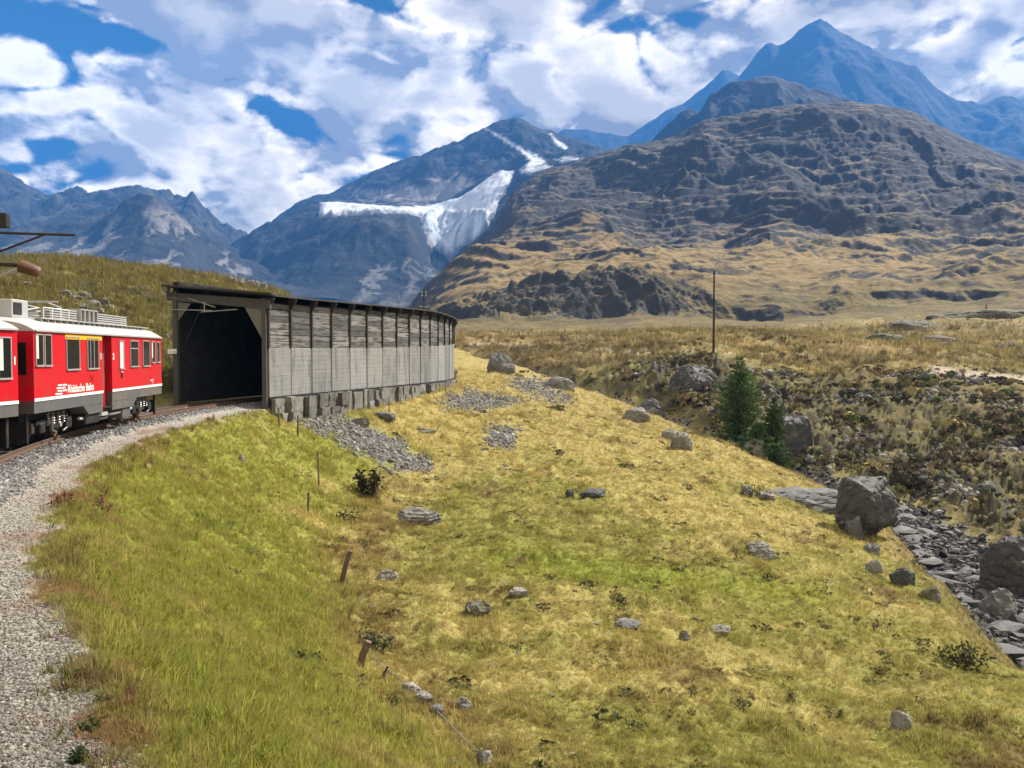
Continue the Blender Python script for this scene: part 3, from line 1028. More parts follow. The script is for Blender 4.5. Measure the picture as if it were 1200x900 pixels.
M_CONC = mat_plain('weathered concrete', (0.33, 0.32, 0.29), 0.9, 0, 0.2, 0.55, 2.6, 0.03, (1, 1, 4.5), ((0.12, 0.115, 0.105), 0.9, 0.8, 0.47, 0.66), 9.0, 0.2)


def mat_concrete():
    m = bpy.data.materials.new('board marked concrete')
    m.use_nodes = True
    g = NT(m.node_tree)
    b = g.n['Principled BSDF']
    co = g.node('ShaderNodeTexCoord').outputs['Object']
    oi = g.node('ShaderNodeObjectInfo').outputs['Random']
    sp = g.node('ShaderNodeSeparateXYZ')
    g.put(sp.inputs[0], co)
    pos = g.vec('ADD', co, g.vec('SCALE', (31.0, 17.0, 5.0), oi))
    fine = g.noise(pos, 14.0, 8, 0.7)
    big = g.noise(pos, 0.8, 5, 0.6)
    streak = g.noise(g.vec('MULTIPLY', pos, (1.5, 1.5, 0.30)), 1.0, 7, 0.68)
    boards = g.noise(g.vec('MULTIPLY', pos, (0.25, 0.25, 9.0)), 1.0, 4, 0.6)
    zf = g.math('FRACT', g.math('ADD', g.math('DIVIDE', sp.outputs[2], 0.27), g.math('MULTIPLY', big, 0.15)))
    seam = g.math('MULTIPLY', g.math('LESS_THAN', zf, 0.09), g.ramp(g.noise(pos, 2.2, 4), 0.42, 0.62))
    f = g.math('MULTIPLY', g.math('ADD', 0.70, g.math('MULTIPLY', fine, 0.6)), g.math('ADD', 0.72, g.math('MULTIPLY', oi, 0.5)))
    f = g.math('MULTIPLY', f, g.math('ADD', 0.78, g.math('MULTIPLY', boards, 0.45)))
    c = g.mix(1.0, (0.235, 0.238, 0.235, 1), g.vec('SCALE', (1, 1, 1), f), 'MULTIPLY')
    c = g.mix(g.math('MULTIPLY', g.ramp(streak, 0.46, 0.70), 0.75), c, (0.085, 0.085, 0.08, 1))
    c = g.mix(g.math('MULTIPLY', g.ramp(big, 0.50, 0.68), 0.45), c, (0.29, 0.285, 0.26, 1))
    c = g.mix(g.math('MULTIPLY', seam, 0.12), c, (0.07, 0.07, 0.065, 1))
    g.put(b.inputs['Base Color'], c)
    b.inputs['Roughness'].default_value = 0.92
    b.inputs['Specular IOR Level'].default_value = 0.2
    bn = g.node('ShaderNodeBump')
    bn.inputs['Distance'].default_value = 0.02
    g.put(bn.inputs['Height'], g.math('SUBTRACT', g.math('ADD', boards, g.math('MULTIPLY', fine, 0.5)), seam))
    g.l.new(bn.outputs[0], b.inputs['Normal'])
    return m


M_CONC = mat_concrete()
M_PLANK = mat_plain('grey weathered planks', (0.185, 0.183, 0.18), 0.92, 0, 0.2, 0.6, 2.0, 0.02, (1, 1, 9), ((0.05, 0.045, 0.04), 0.9, 0.85, 0.45, 0.62), 10.0, 0.5)
M_TIMBER = mat_plain('dark old timber', (0.055, 0.048, 0.042), 0.9, 0, 0.2, 0.4, 3.0, 0.01, (1, 1, 4))
M_ROOFDK = mat_plain('dark roof boards', (0.05, 0.048, 0.048), 0.8, 0, 0.3, 0.4, 2.0, 0.01)
M_STONEDK = mat_plain('stone darkened for shade', (0.035, 0.037, 0.04), 0.95, 0, 0.1, 0.7, 1.2, 0.08, stain=((0.10, 0.10, 0.10), 0.6, 0.5, .5, .7))  # near-black shade inside the gallery is put into this stone colour
M_BLOCK = mat_plain('rough foundation stone', (0.175, 0.17, 0.155), 0.95, 0, 0.2, 0.5, 3.0, 0.06, stain=((0.09, 0.085, 0.075), 1.3, 0.7, 0.45, 0.7), ovar=0.35)
M_POST = mat_plain('weathered post wood', (0.16, 0.12, 0.085), 0.9, 0, 0.2, 0.4, 5.0, 0.01, (1, 1, 0.3))
M_POLE = mat_plain('tarred pole wood', (0.045, 0.036, 0.03), 0.85, 0, 0.2, 0.4, 5.0)
M_CERAM = mat_plain('brown insulator glaze', (0.16, 0.085, 0.06), 0.3, 0, 0.6, 0.2)
M_SLEEPER = mat_plain('oiled sleeper wood', (0.06, 0.048, 0.04), 0.9, 0, 0.2, 0.4, 5.0)

# ---------------------------------------------------------------- railway track
trk = empty('railway_track', (*arc_pt(34.0), BED_Z))
tag(trk, 'single narrow gauge railway track curving into the snow gallery', 'railway track')
TP = [Vector((*p, 0)) for p in LINE]
cum = [0.0]
for a, b in zip(TP[:-1], TP[1:]):
    cum.append(cum[-1] + (b - a).length)


def along(s):
    for i in range(len(cum) - 1):
        if s <= cum[i + 1] or i == len(cum) - 2:
            t = (s - cum[i]) / (cum[i + 1] - cum[i])
            p = TP[i].lerp(TP[i + 1], t)
            return p, (TP[i + 1] - TP[i]).normalized()


S0 = next(c for c, p in zip(cum, TP) if p.y > -6)
S1 = next(c for c, p in zip(cum, TP) if p.y > 62)
for side in (-0.53, 0.53):
    for part, mat_, prof in (('rail', M_RUST, [(-.06, 0), (.06, 0), (.06, .015), (.012, .03), (.012, .10), (.032, .11), (.032, .135), (-.032, .135), (-.032, .11), (-.012, .10), (-.012, .03), (-.06, .015)]),):
        bm = B()
        rings = []
        for s in np.arange(S0, S1, 1.0):
            p, t = along(s)
            n = Vector((t.y, -t.x, 0))
            rings.append([bm.verts.new(p + n * (side + q[0]) + Vector((0, 0, RAIL_Z - 0.135 + q[1])) - trk.location) for q in prof])
        k = len(prof)
        for a, b in zip(rings[:-1], rings[1:]):
            for i in range(k):
                bm.faces.new((a[i], a[(i + 1) % k], b[(i + 1) % k], b[i]))
        bm.faces.new(rings[0][::-1])
        bm.faces.new(rings[-1])
        ro = fin(part, bm, M_RUST, trk)
        ro.data.materials.append(M_STEEL)
        for f in ro.data.polygons:
            if f.center.z > 0.37 and abs(f.normal.z) > 0.8:
                f.material_index = 1
bm = B()
bx(bm, (0, 0, 0), (0.24, 1.8, 0.16), None, 0.012)
slp = None
for s in np.arange(next(c for c, p in zip(cum, TP) if p.y > 9), S1 - 8, 0.72):
    p, t = along(s)
    loc = Vector((p.x, p.y, RAIL_Z - 0.135 - 0.085)) - trk.location
    if slp is None:
        slp = fin('sleeper', bm, M_SLEEPER, trk)
        o = slp
    else:
        o = slp.copy()
        COL.objects.link(o)
    o.location = loc
    o.rotation_euler = (0, 0, math.atan2(t.y, t.x) + random.uniform(-.01, .01))

# ---------------------------------------------------------------- trains
P_NEAR = Vector((*at(39, 414, 23.2)[:2], 0))           # lower corner of the coach side, at both ends
P_FAR = Vector((*at(189, 414, 34.9)[:2], 0))
TDIR = (P_FAR - P_NEAR).normalized()
TLEFT = Vector((-TDIR.y, TDIR.x, 0))
CAR_L = (P_FAR - P_NEAR).length
HW_ = 1.33


def sx(px):
    k = (px - 600) / F_PX
    return (k * P_NEAR.y - P_NEAR.x) / (TDIR.x - k * TDIR.y)


def zh(px, py):
    D = P_NEAR.y + TDIR.y * sx(px)
    return (HORIZON - py) * D / F_PX - RAIL_Z


def text_part(name, body, size, x, z, mat, parent, y=-HW_ - 0.006, shear=0.0, bold=0.0):
    c = bpy.data.curves.new(name, 'FONT')
    c.body = body
    c.size = size
    c.extrude = 0.003
    c.shear = shear
    c.offset = bold
    c.align_x = 'LEFT'
    o = bpy.data.objects.new(name, c)
    COL.objects.link(o)
    dg = bpy.context.evaluated_depsgraph_get()
    me = bpy.data.meshes.new_from_object(o.evaluated_get(dg))
    COL.objects.unlink(o)
    bpy.data.objects.remove(o)
    o = link(name, me, mat, parent)
    o.location = (x, y, z)
    o.rotation_euler = (math.pi / 2, 0, 0)
    return o


def coach(label, loc, ang, L, wins, yellow, recess, lettering, slim, gear=True, group='red railcars of the train'):
    t = empty('railcar', loc, ang)
    tag(t, label, 'railcar', group)
    Z0, ZS, ZG = 0.92, 1.26, 3.22            # skirt foot, stripe, gutter
    # body shell: side walls lean in a little above the window line; door bays stand back
    segs, last = [], 0.0
    for a, b in recess:
        segs.append((last, a))
        last = b
    segs.append((last, L))
    bm = B()
    for a, b in segs:
        prism(bm, [(-HW_, ZS), (HW_, ZS), (HW_, ZG), (-HW_, ZG)], a, b)
    body = fin('body', bm, M_RED, t)
    for xs in np.arange(1.0, L - .4, 1.55):
        if all(not (a - .15 < xs < b + .15) for a, b in recess) and all(not (w[0] - .1 < xs < w[1] + .1) for w in wins):
            bm = B()
            bx(bm, (xs, -HW_ - .001, (ZS + ZG) / 2 + .02), (.014, .01, ZG - ZS - .2))
            fin('panel_seam', bm, M_MAROON, body)
    bm = B()
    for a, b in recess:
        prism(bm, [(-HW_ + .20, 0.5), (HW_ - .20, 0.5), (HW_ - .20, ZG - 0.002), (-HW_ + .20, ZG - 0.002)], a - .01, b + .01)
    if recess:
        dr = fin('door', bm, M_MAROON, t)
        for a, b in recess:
            bm = B()
            bx(bm, ((a + b) / 2, -HW_ + .195, 2.45), (b - a - .35, .03, .95), None, .02)
            fin('pane', bm, M_GLASS, dr)
            bm = B()
            tube(bm, [(a + .08, -HW_ + .02, 1.35), (a + .08, -HW_ + .02, 2.6)], .022, 8)
            fin('handle', bm, M_STEEL, dr, 40)
            bm = B()
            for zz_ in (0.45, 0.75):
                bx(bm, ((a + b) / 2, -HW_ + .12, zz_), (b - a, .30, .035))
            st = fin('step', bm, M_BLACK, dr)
    bm = B()
    for a, b in segs:
        prism(bm, [(-HW_ + .01, Z0), (HW_ - .01, Z0), (HW_ - .01, ZS - .003), (-HW_ + .01, ZS - .003)], a + .004, b - .004)
    # deeper apron between the bogies
    a, b = 3.5, L - 3.1
    for (q0, q1) in ((a, recess[0][0] if recess else b), (recess[0][1] if recess else b, b)):
        if q1 - q0 > .2:
            i0 = .45 if q0 == a else .004
            i1 = .45 if q1 == b else .004
            prism(bm, [(q0, Z0 - .003), (q1, Z0 - .003), (q1 - i1, 0.62), (q0 + i0, 0.62)], -HW_ + .02, HW_ - .02, 1)
    fin('skirt', bm, M_SKIRT, t)
    bm = B()
    for a, b in segs:
        for sy in (-1, 1):
            bx(bm, ((a + b) / 2, sy * (HW_ + .002), ZS + .035), (b - a - .01, .02, .085))
    fin('stripe', bm, M_WHITE, t)
    if yellow:
        bm = B()
        bx(bm, ((yellow[0] + yellow[1]) / 2, -HW_ - .004, ZG - .115), (yellow[1] - yellow[0], .02, .15))
        fin('class_stripe', bm, M_YELLOW, t)
    # roof with a rounded section, drawn in at both ends
    prof = [(-HW_ - .03, ZG + .0), (-HW_ - .03, ZG + .05), (-1.22, ZG + .20), (-1.02, ZG + .31), (-.72, ZG + .39), (-.36, ZG + .43), (0, ZG + .44)]
    prof = prof + [(-y, z) for y, z in prof[-2::-1]]
    bm = B()
    rings = []
    for xx, k in ((-.02, .70), (.35, .93), (.9, 1.0), (L - .9, 1.0), (L - .35, .93), (L + .02, .70)):
        rings.append([bm.verts.new((xx, y * (1 if z < ZG + .06 else (.9 + .1 * k)), ZG + (z - ZG) * k)) for y, z in prof])
    n = len(prof)
    for q, w in zip(rings[:-1], rings[1:]):
        for i in range(n):
            bm.faces.new((q[i], q[(i + 1) % n], w[(i + 1) % n], w[i]))
    bm.faces.new(rings[0])
    bm.faces.new(rings[-1][::-1])
    roof = fin('roof', bm, M_ROOFSILVER, t, 35)
    bm = B()
    bx(bm, (L / 2, -HW_ - .045, ZG + .015), (L - .1, .05, .05))
    bx(bm, (L / 2, HW_ + .045, ZG + .015), (L - .1, .05, .05))
    fin('gutter', bm, M_GEAR, roof)
    # windows: frame with its pane; blinds, open lights and a painted reflection where the picture has them
    for (a, b, z0, z1, kind) in wins:
        bm = B()
        yy = -HW_
        fwd = .032
        cx_, cz_ = (a + b) / 2, (z0 + z1) / 2
        for (c, s) in (((cx_, yy - .012, z1 + fwd / 2 - .004), (b - a + 2 * fwd, .05, fwd)), ((cx_, yy - .022, z0 - fwd / 2), (b - a + 2 * fwd, .07, fwd + .015)),
                       ((a - fwd / 2, yy - .010, cz_), (fwd, .045, z1 - z0 - .01)), ((b + fwd / 2, yy - .010, cz_), (fwd, .045, z1 - z0 - .01))):
            bx(bm, c, s)
        w = fin('window', bm, M_FRAME, t)
        bm = B()
        bx(bm, (cx_, yy - .002, cz_), (b - a, .02, z1 - z0))
        fin('pane', bm, M_BLINDREFL if kind == 'pale' else M_GLASS, w)
        if kind in ('slide', 'bars'):
            bm = B()
            if kind == 'slide':
                bx(bm, (cx_, yy - .016, z1 - .27), (b - a, .018, .035))
            else:
                for q in (.28, .62):
                    bx(bm, (a + (b - a) * q, yy - .014, cz_), (.035, .012, z1 - z0))
            fin('glazing_bar', bm, M_FRAME, w)
        if kind == 'curtain_reflection':
            bm = B()
            bx(bm, (a + (b - a) * .2, yy - .014, cz_ + .1), ((b - a) * .35, .012, (z1 - z0) * .8))
            fin('curtain_reflection', bm, M_BLINDREFL, w)
    for name, body_, size, x, z, m_, bold in lettering:
        text_part(name, body_, size, x, z, m_, t, bold=bold)
    for (x, z, w_, h_) in slim:              # small marker plates on the side
        bm = B()
        bx(bm, (x, -HW_ - .004, z), (w_, .012, h_))
        fin('marker_plate', bm, M_WHITE, t)
    # running gear
    for bc in (2.05, L - 1.75):
        bg = B()
        for sy in (-1, 1):
            bx(bg, (bc, sy * .98, .58), (2.5, .10, .16), None, .02)
            bx(bg, (bc, sy * .98, .44), (.7, .12, .18))
            for dx in (-.95, .95):
                bx(bg, (bc + dx, sy * 1.0, .42), (.34, .18, .30), None, .03)
        bx(bg, (bc, 0, .6), (.5, 1.9, .2))
        bog = fin('bogie', bg, M_BLACK, t)
        for dx in (-.95, .95):
            for sy in (-1, 1):
                wv = B()
                bmesh.ops.create_cone(wv, cap_ends=True, segments=24, radius1=.36, radius2=.36, depth=.11, matrix=Matrix.Translation((bc + dx, sy * .56, .36)) @ Matrix.Rotation(math.pi / 2, 4, 'X'))
                bmesh.ops.create_cone(wv, cap_ends=True, segments=24, radius1=.40, radius2=.40, depth=.03, matrix=Matrix.Translation((bc + dx, sy * .50, .36)) @ Matrix.Rotation(math.pi / 2, 4, 'X'))
                fin('wheel', wv, M_RUST, bog, 40)
            for q in (-.17, .17):
                sv = B()
                tube(sv, [(bc + dx * .38 + q + .05 * math.cos(k * .9), -1.05 + .05 * math.sin(k * .9), .46 + k * .011) for k in range(36)], .014, 5)
                fin('spring', sv, M_STEEL, bog, 50)
        sv = B()
        for s_ in (-1, 1):
            sv = B()
            tube(sv, [(bc + s_ * .52, -1.16, .72), (bc + s_ * .52, -1.16, .33), (bc + s_ * .25, -1.16, .25)], .028, 6)
            fin('sand_pipe', sv, M_STEEL, bog, 40)
    for x0, x1, z0, z1, m_, nm in ((3.9, 5.1, .28, .64, M_BLACK, 'equipment_box'), (5.3, 5.9, .34, .6, M_GEAR, 'air_tank'), (7.35, 8.2, .22, .78, M_SKIRT, 'battery_box')):
        if x1 < L - 3:
            bm = B()
            bx(bm, ((x0 + x1) / 2, -.95, (z0 + z1) / 2), (x1 - x0, .55, z1 - z0), None, .03)
            fin(nm, bm, m_, t)
    bm = B()
    tube(bm, [(3.6, -1.12, .50), (5.0, -1.12, .46), (7.0, -1.12, .46), (L - 3.2, -1.12, .52)], .05, 8)
    fin('brake_pipe', bm, M_GEAR, t, 40)
    bm = B()
    bx(bm, (L / 2, 0, .78), (L - .5, 1.6, .25))
    fin('underframe', bm, M_BLACK, t)
    for xx in (.12, L - .12):
        bm = B()
        bx(bm, (xx, 0, .42), (.06, 2.0, .52))
        bx(bm, (xx, -1.05, .5), (.10, .07, .85))
        fin('rail_guard', bm, M_BLACK, t)
        bm = B()
        s_ = -1 if xx < 1 else 1
        tube(bm, [(xx, 0, .82), (xx + s_ * .35, 0, .82)], .07, 10)
        bx(bm, (xx + s_ * .37, 0, .82), (.05, .34, .30))
        fin('coupler', bm, M_BLACK, t)
    # end wall details: gangway bellows
    for xx, s_ in ((0, -1), (L, 1)):
        bm = B()
        for k in range(4):
            w_ = .50 + (.04 if k % 2 else 0)
            bx(bm, (xx + s_ * (.03 + .07 * k), 0, 2.05), (.06, w_ * 2, 2.0 + (.05 if k % 2 else 0)))
        fin('gangway', bm, M_BLACK, t)
        for yy in (-.88, .88):
            bm = B()
            bx(bm, (xx + s_ * .008, yy, 2.45), (.02, .52, .9))
            fin('end_window', bm, M_GLASS, t)
    if gear:
        zt = ZG + .40
        for (x0, x1, y0, y1, h_, m_, nm) in ((.55, 1.55, -.55, .55, .52, M_GEAR, 'roof_cabinet'), (L - 2.0, L - 1.35, -.4, .4, .34, M_GEAR, 'roof_cabinet')):
            bm = B()
            bx(bm, ((x0 + x1) / 2, (y0 + y1) / 2, zt + h_ / 2), (x1 - x0, y1 - y0, h_), None, .02)
            rc = fin(nm, bm, m_, roof)
        for x0, x1, y0, y1 in ((.62, 1.12, -.565, -.55), (L - 1.85, L - 1.5, -.415, -.40)):
            bm = B()
            bx(bm, ((x0 + x1) / 2, (y0 + y1) / 2, zt + .26 if x0 < 2 else zt + .18), (x1 - x0, .02, .34 if x0 < 2 else .2))
            fin('louvre', bm, M_BLACK, roof)
        # braking resistors: rows of slats in open frames
        for (x0, x1) in ((2.5, 4.6), (6.3, 9.4)):
            if x1 > L - 1.2:
                continue
            bm = B()
            for k in range(5):
                bx(bm, ((x0 + x1) / 2, -.62, zt + .06 + k * .075), (x1 - x0, .25, .04))
                bx(bm, ((x0 + x1) / 2, .55, zt + .06 + k * .075), (x1 - x0, .25, .04))
            fin('resistor_grid', bm, M_GEAR, roof)
        for x in (4.85, 5.22, 5.6, 5.98):
            bm = B()
            for q in ((x - .15, 0), (x + .15, 0)):
                bx(bm, (q[0], -.6, zt + .23), (.035, .5, .42))
            bx(bm, (x, -.6, zt + .44), (.34, .5, .035))
            bx(bm, (x, -.6, zt + .02), (.34, .5, .035))
            fin('gear_frame', bm, M_GEAR, roof)
            bm = B()
            bx(bm, (x, -.58, zt + .23), (.25, .36, .36))
            fin('contactor', bm, M_BLACK if x > 5 else M_CERAM, roof)
        bm = B()
        for y in (-.98, .98):
            bx(bm, (L / 2 + .1, y, ZG + .40), (L - 2.0, .26, .03))
            for k in range(int((L - 2) / .45)):
                bx(bm, (1.2 + k * .45, y, ZG + .345), (.035, .2, .09))
        fin('walkway', bm, M_GEAR, roof)
        bm = B()
        for y in (-1.08,):
            for x in np.arange(1.3, 3.2, .6):
                tube(bm, [(x, y, ZG + .40), (x, y, ZG + .72)], .015, 6)
            tube(bm, [(1.3, y, ZG + .72), (3.1, y, ZG + .72)], .015, 6)
        fin('roof_rail', bm, M_WHITE, roof)
        # folded pantograph
        bm = B()
        px0 = L / 2 - 2.2
        for y in (-.35, .35):
            tube(bm, [(px0 - 1.1, y, zt + .25), (px0 + .7, y, zt + .46)], .025, 6)
            tube(bm, [(px0 + .7, y, zt + .46), (px0 - .7, y * 1.4, zt + .56)], .02, 6)
        tube(bm, [(px0 - .7, -.8, zt + .58), (px0 - .7, .8, zt + .58)], .03, 6)
        bx(bm, (px0 - 1.1, 0, zt + .2), (.2, .9, .1))
        fin('pantograph', bm, M_GEAR, roof)
    return t


def win(p0, p1, y0, y1, kind=''):
    pm = (p0 + p1) / 2
    return (sx(p0), sx(p1), zh(pm, y1), zh(pm, y0), kind)


WA = [win(42, 50, 392.5, 428, 'curtain_reflection'), win(52.5, 59.5, 393, 428, ''), win(78, 92.5, 395.5, 432.5, ''), win(102.5, 114.8, 397, 431.5, 'bars'),
      win(140.2, 144.6, 400, 431.5, 'pale'), win(152.8, 161.6, 400, 429, 'slide'), win(167.5, 174.8, 400, 428.5, ''),
      win(177.6, 181.2, 401, 424.5, 'curtain_reflection'), win(183.6, 186.6, 401.5, 424, '')]  # pale strip in the first of these is a painted reflection
logo_z = zh(70, 457)
org = P_NEAR + TLEFT * HW_
car2 = coach('red railcar with a yellow line over its windows, silver roof, nearing the snow gallery',
             (org.x, org.y, RAIL_Z), math.atan2(TDIR.y, TDIR.x), CAR_L, WA, (sx(76.5), sx(119.5)), [(sx(120.6), sx(131.2))],
             [('lettering', 'Rhätische Bahn', .34, sx(78.5), zh(85, 459.5), M_WHITE, .006),
              ('numeral', '1', .30, sx(117.3), zh(118, 421), M_WHITE, .008), ('numeral', '2', .30, sx(132.2), zh(133, 421), M_WHITE, .008),
              ('lettering', 'ABe 4/4', .12, sx(176), zh(178, 446.6), M_WHITE, .0), ('lettering', '29 t', .09, sx(178), zh(178, 449), M_WHITE, .0),
              ('numeral', '54', .34, sx(105), zh(108, 447.5), M_MAROON, .006)],
             [(sx(143), zh(143, 436), .20, .04)])
# the emblem beside the lettering: stacked white bars
bm = B()
for k, (a, b) in enumerate(((0.14, 1.0), (0.0, .86), (.10, 1.0), (-.12, .55))):
    zc = zh(70, 460.6) + k * 0 + (.085 * (3 - k))
    for q0, q1 in ((a, (a + b) / 2 - .03), ((a + b) / 2 + .03, b)):
        bx(bm, (sx(65.5) + (q0 + q1) / 2 * (sx(77.5) - sx(65.5)), -HW_ - .006, zc - .02), ((q1 - q0) * (sx(77.5) - sx(65.5)), .012, .045))
fin('emblem', bm, M_WHITE, car2)
bm = B()
bx(bm, (sx(142.5), -HW_ - .01, zh(142.5, 439.5)), (.16, .03, .22), None, .02)
fin('door_button', bm, M_BLACK, car2)
# leading coach of the pair, only its far end in the frame
gap = 0.62
far1 = org - TDIR * gap
ang1 = math.atan2(TDIR.y, TDIR.x) - R(11.0)
L1 = 11.8
d1 = Vector((math.cos(ang1), math.sin(ang1), 0))
o1 = far1 - d1 * L1
W1 = []
for a, b, k in ((11.05, 11.5, 'curtain_reflection'), (10.35, 10.8, 'curtain_reflection'), (9.35, 10.05, ''), (8.2, 8.9, 'slide'), (6.6, 7.7, ''), (5.2, 6.2, 'bars'), (2.0, 3.2, ''), (.5, 1.2, '')):
    W1.append((a, b, 1.95, 3.0, k))
car1 = coach('red railcar cut off by the picture edge, nearer the camera, coupled to the next', (o1.x, o1.y, RAIL_Z), ang1, L1, W1, (7.9, 10.6), [(3.6, 4.7)],
             [('lettering', 'ABe 4/4', .16, 10.1, 1.52, M_WHITE, 0), ('numeral', '1', .30, 11.6 - .55 + .55, 2.3, M_WHITE, .008)], [])

# ---------------------------------------------------------------- snow gallery
gal = empty('snow_gallery', (WALL[0, 0], WALL[0, 1], RAIL_Z))
tag(gal, 'long curved snow gallery of concrete panels and grey planks over the railway', 'snow gallery')
GO = Vector(gal.location)


def topz(i):
    return float(np.interp(i, [0, 5, 10, 15], [3.12, 3.33, 3.50, 3.2]))


def midz(i):
    return float(np.interp(i, [0, 5, 10, 15], [.30, .40, .60, .95]))


PANEL_Z0 = -2.40


def bay(i, k=0.5):
    a, b = WALL[i], WALL[i + 1]
    c = a + (b - a) * k
    t = (b - a) / np.linalg.norm(b - a)
    return Vector((c[0], c[1], 0)), Vector((t[0], t[1], 0)), Vector((t[1], -t[0], 0)), float(np.linalg.norm(b - a))


def frame_m(c, t, n, z):
    """local x along the wall, y outward, z up, relative to the gallery"""
    m = Matrix(((t.x, n.x, 0, c.x), (t.y, n.y, 0, c.y), (0, 0, 1, z), (0, 0, 0, 1)))
    return Matrix.Translation(-GO) @ m


def rough_box(bm, c, s, M, amt=0.02, cuts=1):
    n0 = set(bm.verts)
    r = bmesh.ops.create_cube(bm, size=1.0)
    vs = r['verts']
    es = list({e for v in vs for e in v.link_edges})
    if cuts:
        bmesh.ops.subdivide_edges(bm, edges=es, cuts=cuts, use_grid_fill=True)
    vs = [v for v in bm.verts if v not in n0]
    for v in vs:
        v.co = Vector((v.co.x * s[0] + c[0] + random.uniform(-amt, amt), v.co.y * s[1] + c[1] + random.uniform(-amt, amt), v.co.z * s[2] + c[2] + random.uniform(-amt, amt)))
    bmesh.ops.transform(bm, matrix=M, verts=vs)


for i in range(NB):
    c, t, n, w = bay(i)
    z0, z1, zt = PANEL_Z0, midz(i + .5), topz(i + .5)
    bm = B()
    bx(bm, (0, -.10 + random.uniform(-.015, .015), (z1 - z0) / 2), (w - .09, .22, z1 - z0 - .03), frame_m(c, t, n, z0), .012)
    fin('concrete_panel', bm, M_CONC, gal)
    npl = 7
    hgt = (zt - .42 - z1) / npl
    for k in range(npl):
        bm = B()
        tilt = Matrix.Rotation(random.uniform(-.014, .014), 4, 'Y') @ Matrix.Rotation(random.uniform(-.06, .02), 4, 'X')
        bx(bm, (0, 0, 0), (w - .05, .05, hgt - random.choice((.012, .02, .02, .05))), frame_m(c, t, n, z1 + (k + .5) * hgt) @ Matrix.Translation((random.uniform(-.02, .02), -.05 + random.uniform(-.02, .02), 0)) @ tilt)
        fin('plank', bm, M_PLANK, gal)
    # dark backing behind the gaps, so that the inside stays closed
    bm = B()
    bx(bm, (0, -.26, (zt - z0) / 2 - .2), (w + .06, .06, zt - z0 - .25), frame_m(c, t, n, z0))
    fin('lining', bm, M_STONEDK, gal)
for i in range(NB + 1):
    j = min(i, NB - 1)
    c, t, n, w = bay(j, 0.0 if i < NB else 1.0)
    zt = topz(i)
    bm = B()
    bx(bm, (0, .0, (midz(i) + zt - .1) / 2 - PANEL_Z0 / 1 * 0), (.14, .16, zt - .1 - midz(i)), frame_m(c, t, n, 0))
    fin('post', bm, M_TIMBER, gal)
    bm = B()
    bx(bm, (0, -.09, (midz(i) + PANEL_Z0) / 2), (.12, .20, midz(i) - PANEL_Z0 + .0), frame_m(c, t, n, 0))
    fin('joint_strip', bm, M_TIMBER, gal)
    # strut carrying the eaves
    bm = B()
    prism(bm, [(-.02, -.62), (.06, -.62), (.38, -.10), (.38, .0), (-.02, .0)], -.07, .07, 0)
    bmesh.ops.transform(bm, matrix=frame_m(c, t, n, zt - .13), verts=bm.verts)
    fin('eaves_strut', bm, M_TIMBER, gal)
# roof deck, one slab per two bays so that the overhanging edge can be seen to bend
GW = 5.35
for i in range(NB):
    c, t, n, w = bay(i)
    za, zb = topz(i), topz(i + 1)
    bm = B()
    x0, x1 = -w / 2 - (.45 if i == 0 else 0.012), w / 2 - .012
    pts = []
    for x, z in ((x0, za), (x1, zb)):
        for y in (.45, -GW - .25):
            zz_ = z + (.45 - y) * .085
            for dz in (0, -.08):
                pts.append(bm.verts.new((x, y, zz_ + dz)))
    for f in ((0, 1, 3, 2), (4, 6, 7, 5), (0, 4, 5, 1), (2, 3, 7, 6), (0, 2, 6, 4), (1, 5, 7, 3)):
        bm.faces.new([pts[k] for k in f])
    # closing strip so the ends of neighbouring slabs meet on the outer, open side of the bend
    bmesh.ops.transform(bm, matrix=frame_m(c, t, n, 0), verts=bm.verts)
    fin('roof_slab', bm, M_ROOFDK, gal)
    bm = B()
    bx(bm, (0, .415, 0), (w - .01, .05, .08), frame_m(c, t, n, (za + zb) / 2 - .055))
    fin('eaves_board', bm, M_TIMBER, gal)
# hill-side wall and rear closure of the tube
for i in range(NB):
    c, t, n, w = bay(i)
    bm = B()
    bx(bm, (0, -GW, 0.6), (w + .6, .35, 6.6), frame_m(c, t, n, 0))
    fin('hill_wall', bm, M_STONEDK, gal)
# portal
c0, t0, n0, w0 = bay(0, 0.0)
PL = Vector((*at(204.5, 414, 45.2)[:2], 0))
PR = Vector((*at(311.5, 414, 44.9)[:2], 0))
pt = (PR - PL).normalized()
pn = Vector((pt.y, -pt.x, 0))
PWID = (PR - PL).length


def portal_m(x, z):
    p = PL + pt * x
    return Matrix.Translation(-GO) @ Matrix(((pt.x, pn.x, 0, p.x), (pt.y, pn.y, 0, p.y), (0, 0, 1, z), (0, 0, 0, 1)))


M_PILLAR = mat_plain('portal timber', (0.085, 0.082, 0.08), 0.9, 0, 0.2, 0.4, 3.0, 0.01, (1, 1, .3))
M_PALEB = mat_plain('pale corner boards', (0.17, 0.165, 0.155), 0.9, 0, 0.2, 0.35, 4.0, 0.01, (6, 6, .6))
for x, zt in ((0.1, 3.35), (PWID - .05, 2.95)):
    bm = B()
    bx(bm, (0, .0, (zt - 3.2) / 2), (.24, .30, zt + 3.2), portal_m(x, 0), .01)
    fin('portal_post', bm, M_PILLAR, gal)
bm = B()
prism(bm, [(-.35, 3.28), (PWID + .30, 2.86), (PWID + .30, 2.36), (-.35, 2.84)], -.10, .12, 1)
bmesh.ops.transform(bm, matrix=portal_m(0, 0), verts=bm.verts)
fin('lintel', bm, M_PILLAR, gal)
bm = B()
prism(bm, [(.23, 2.75), (.95, 2.68), (.23, 1.75)], -.03, .03, 1)
bmesh.ops.transform(bm, matrix=portal_m(0, 0), verts=bm.verts)
fin('corner_board', bm, M_PALEB, gal)
bm = B()
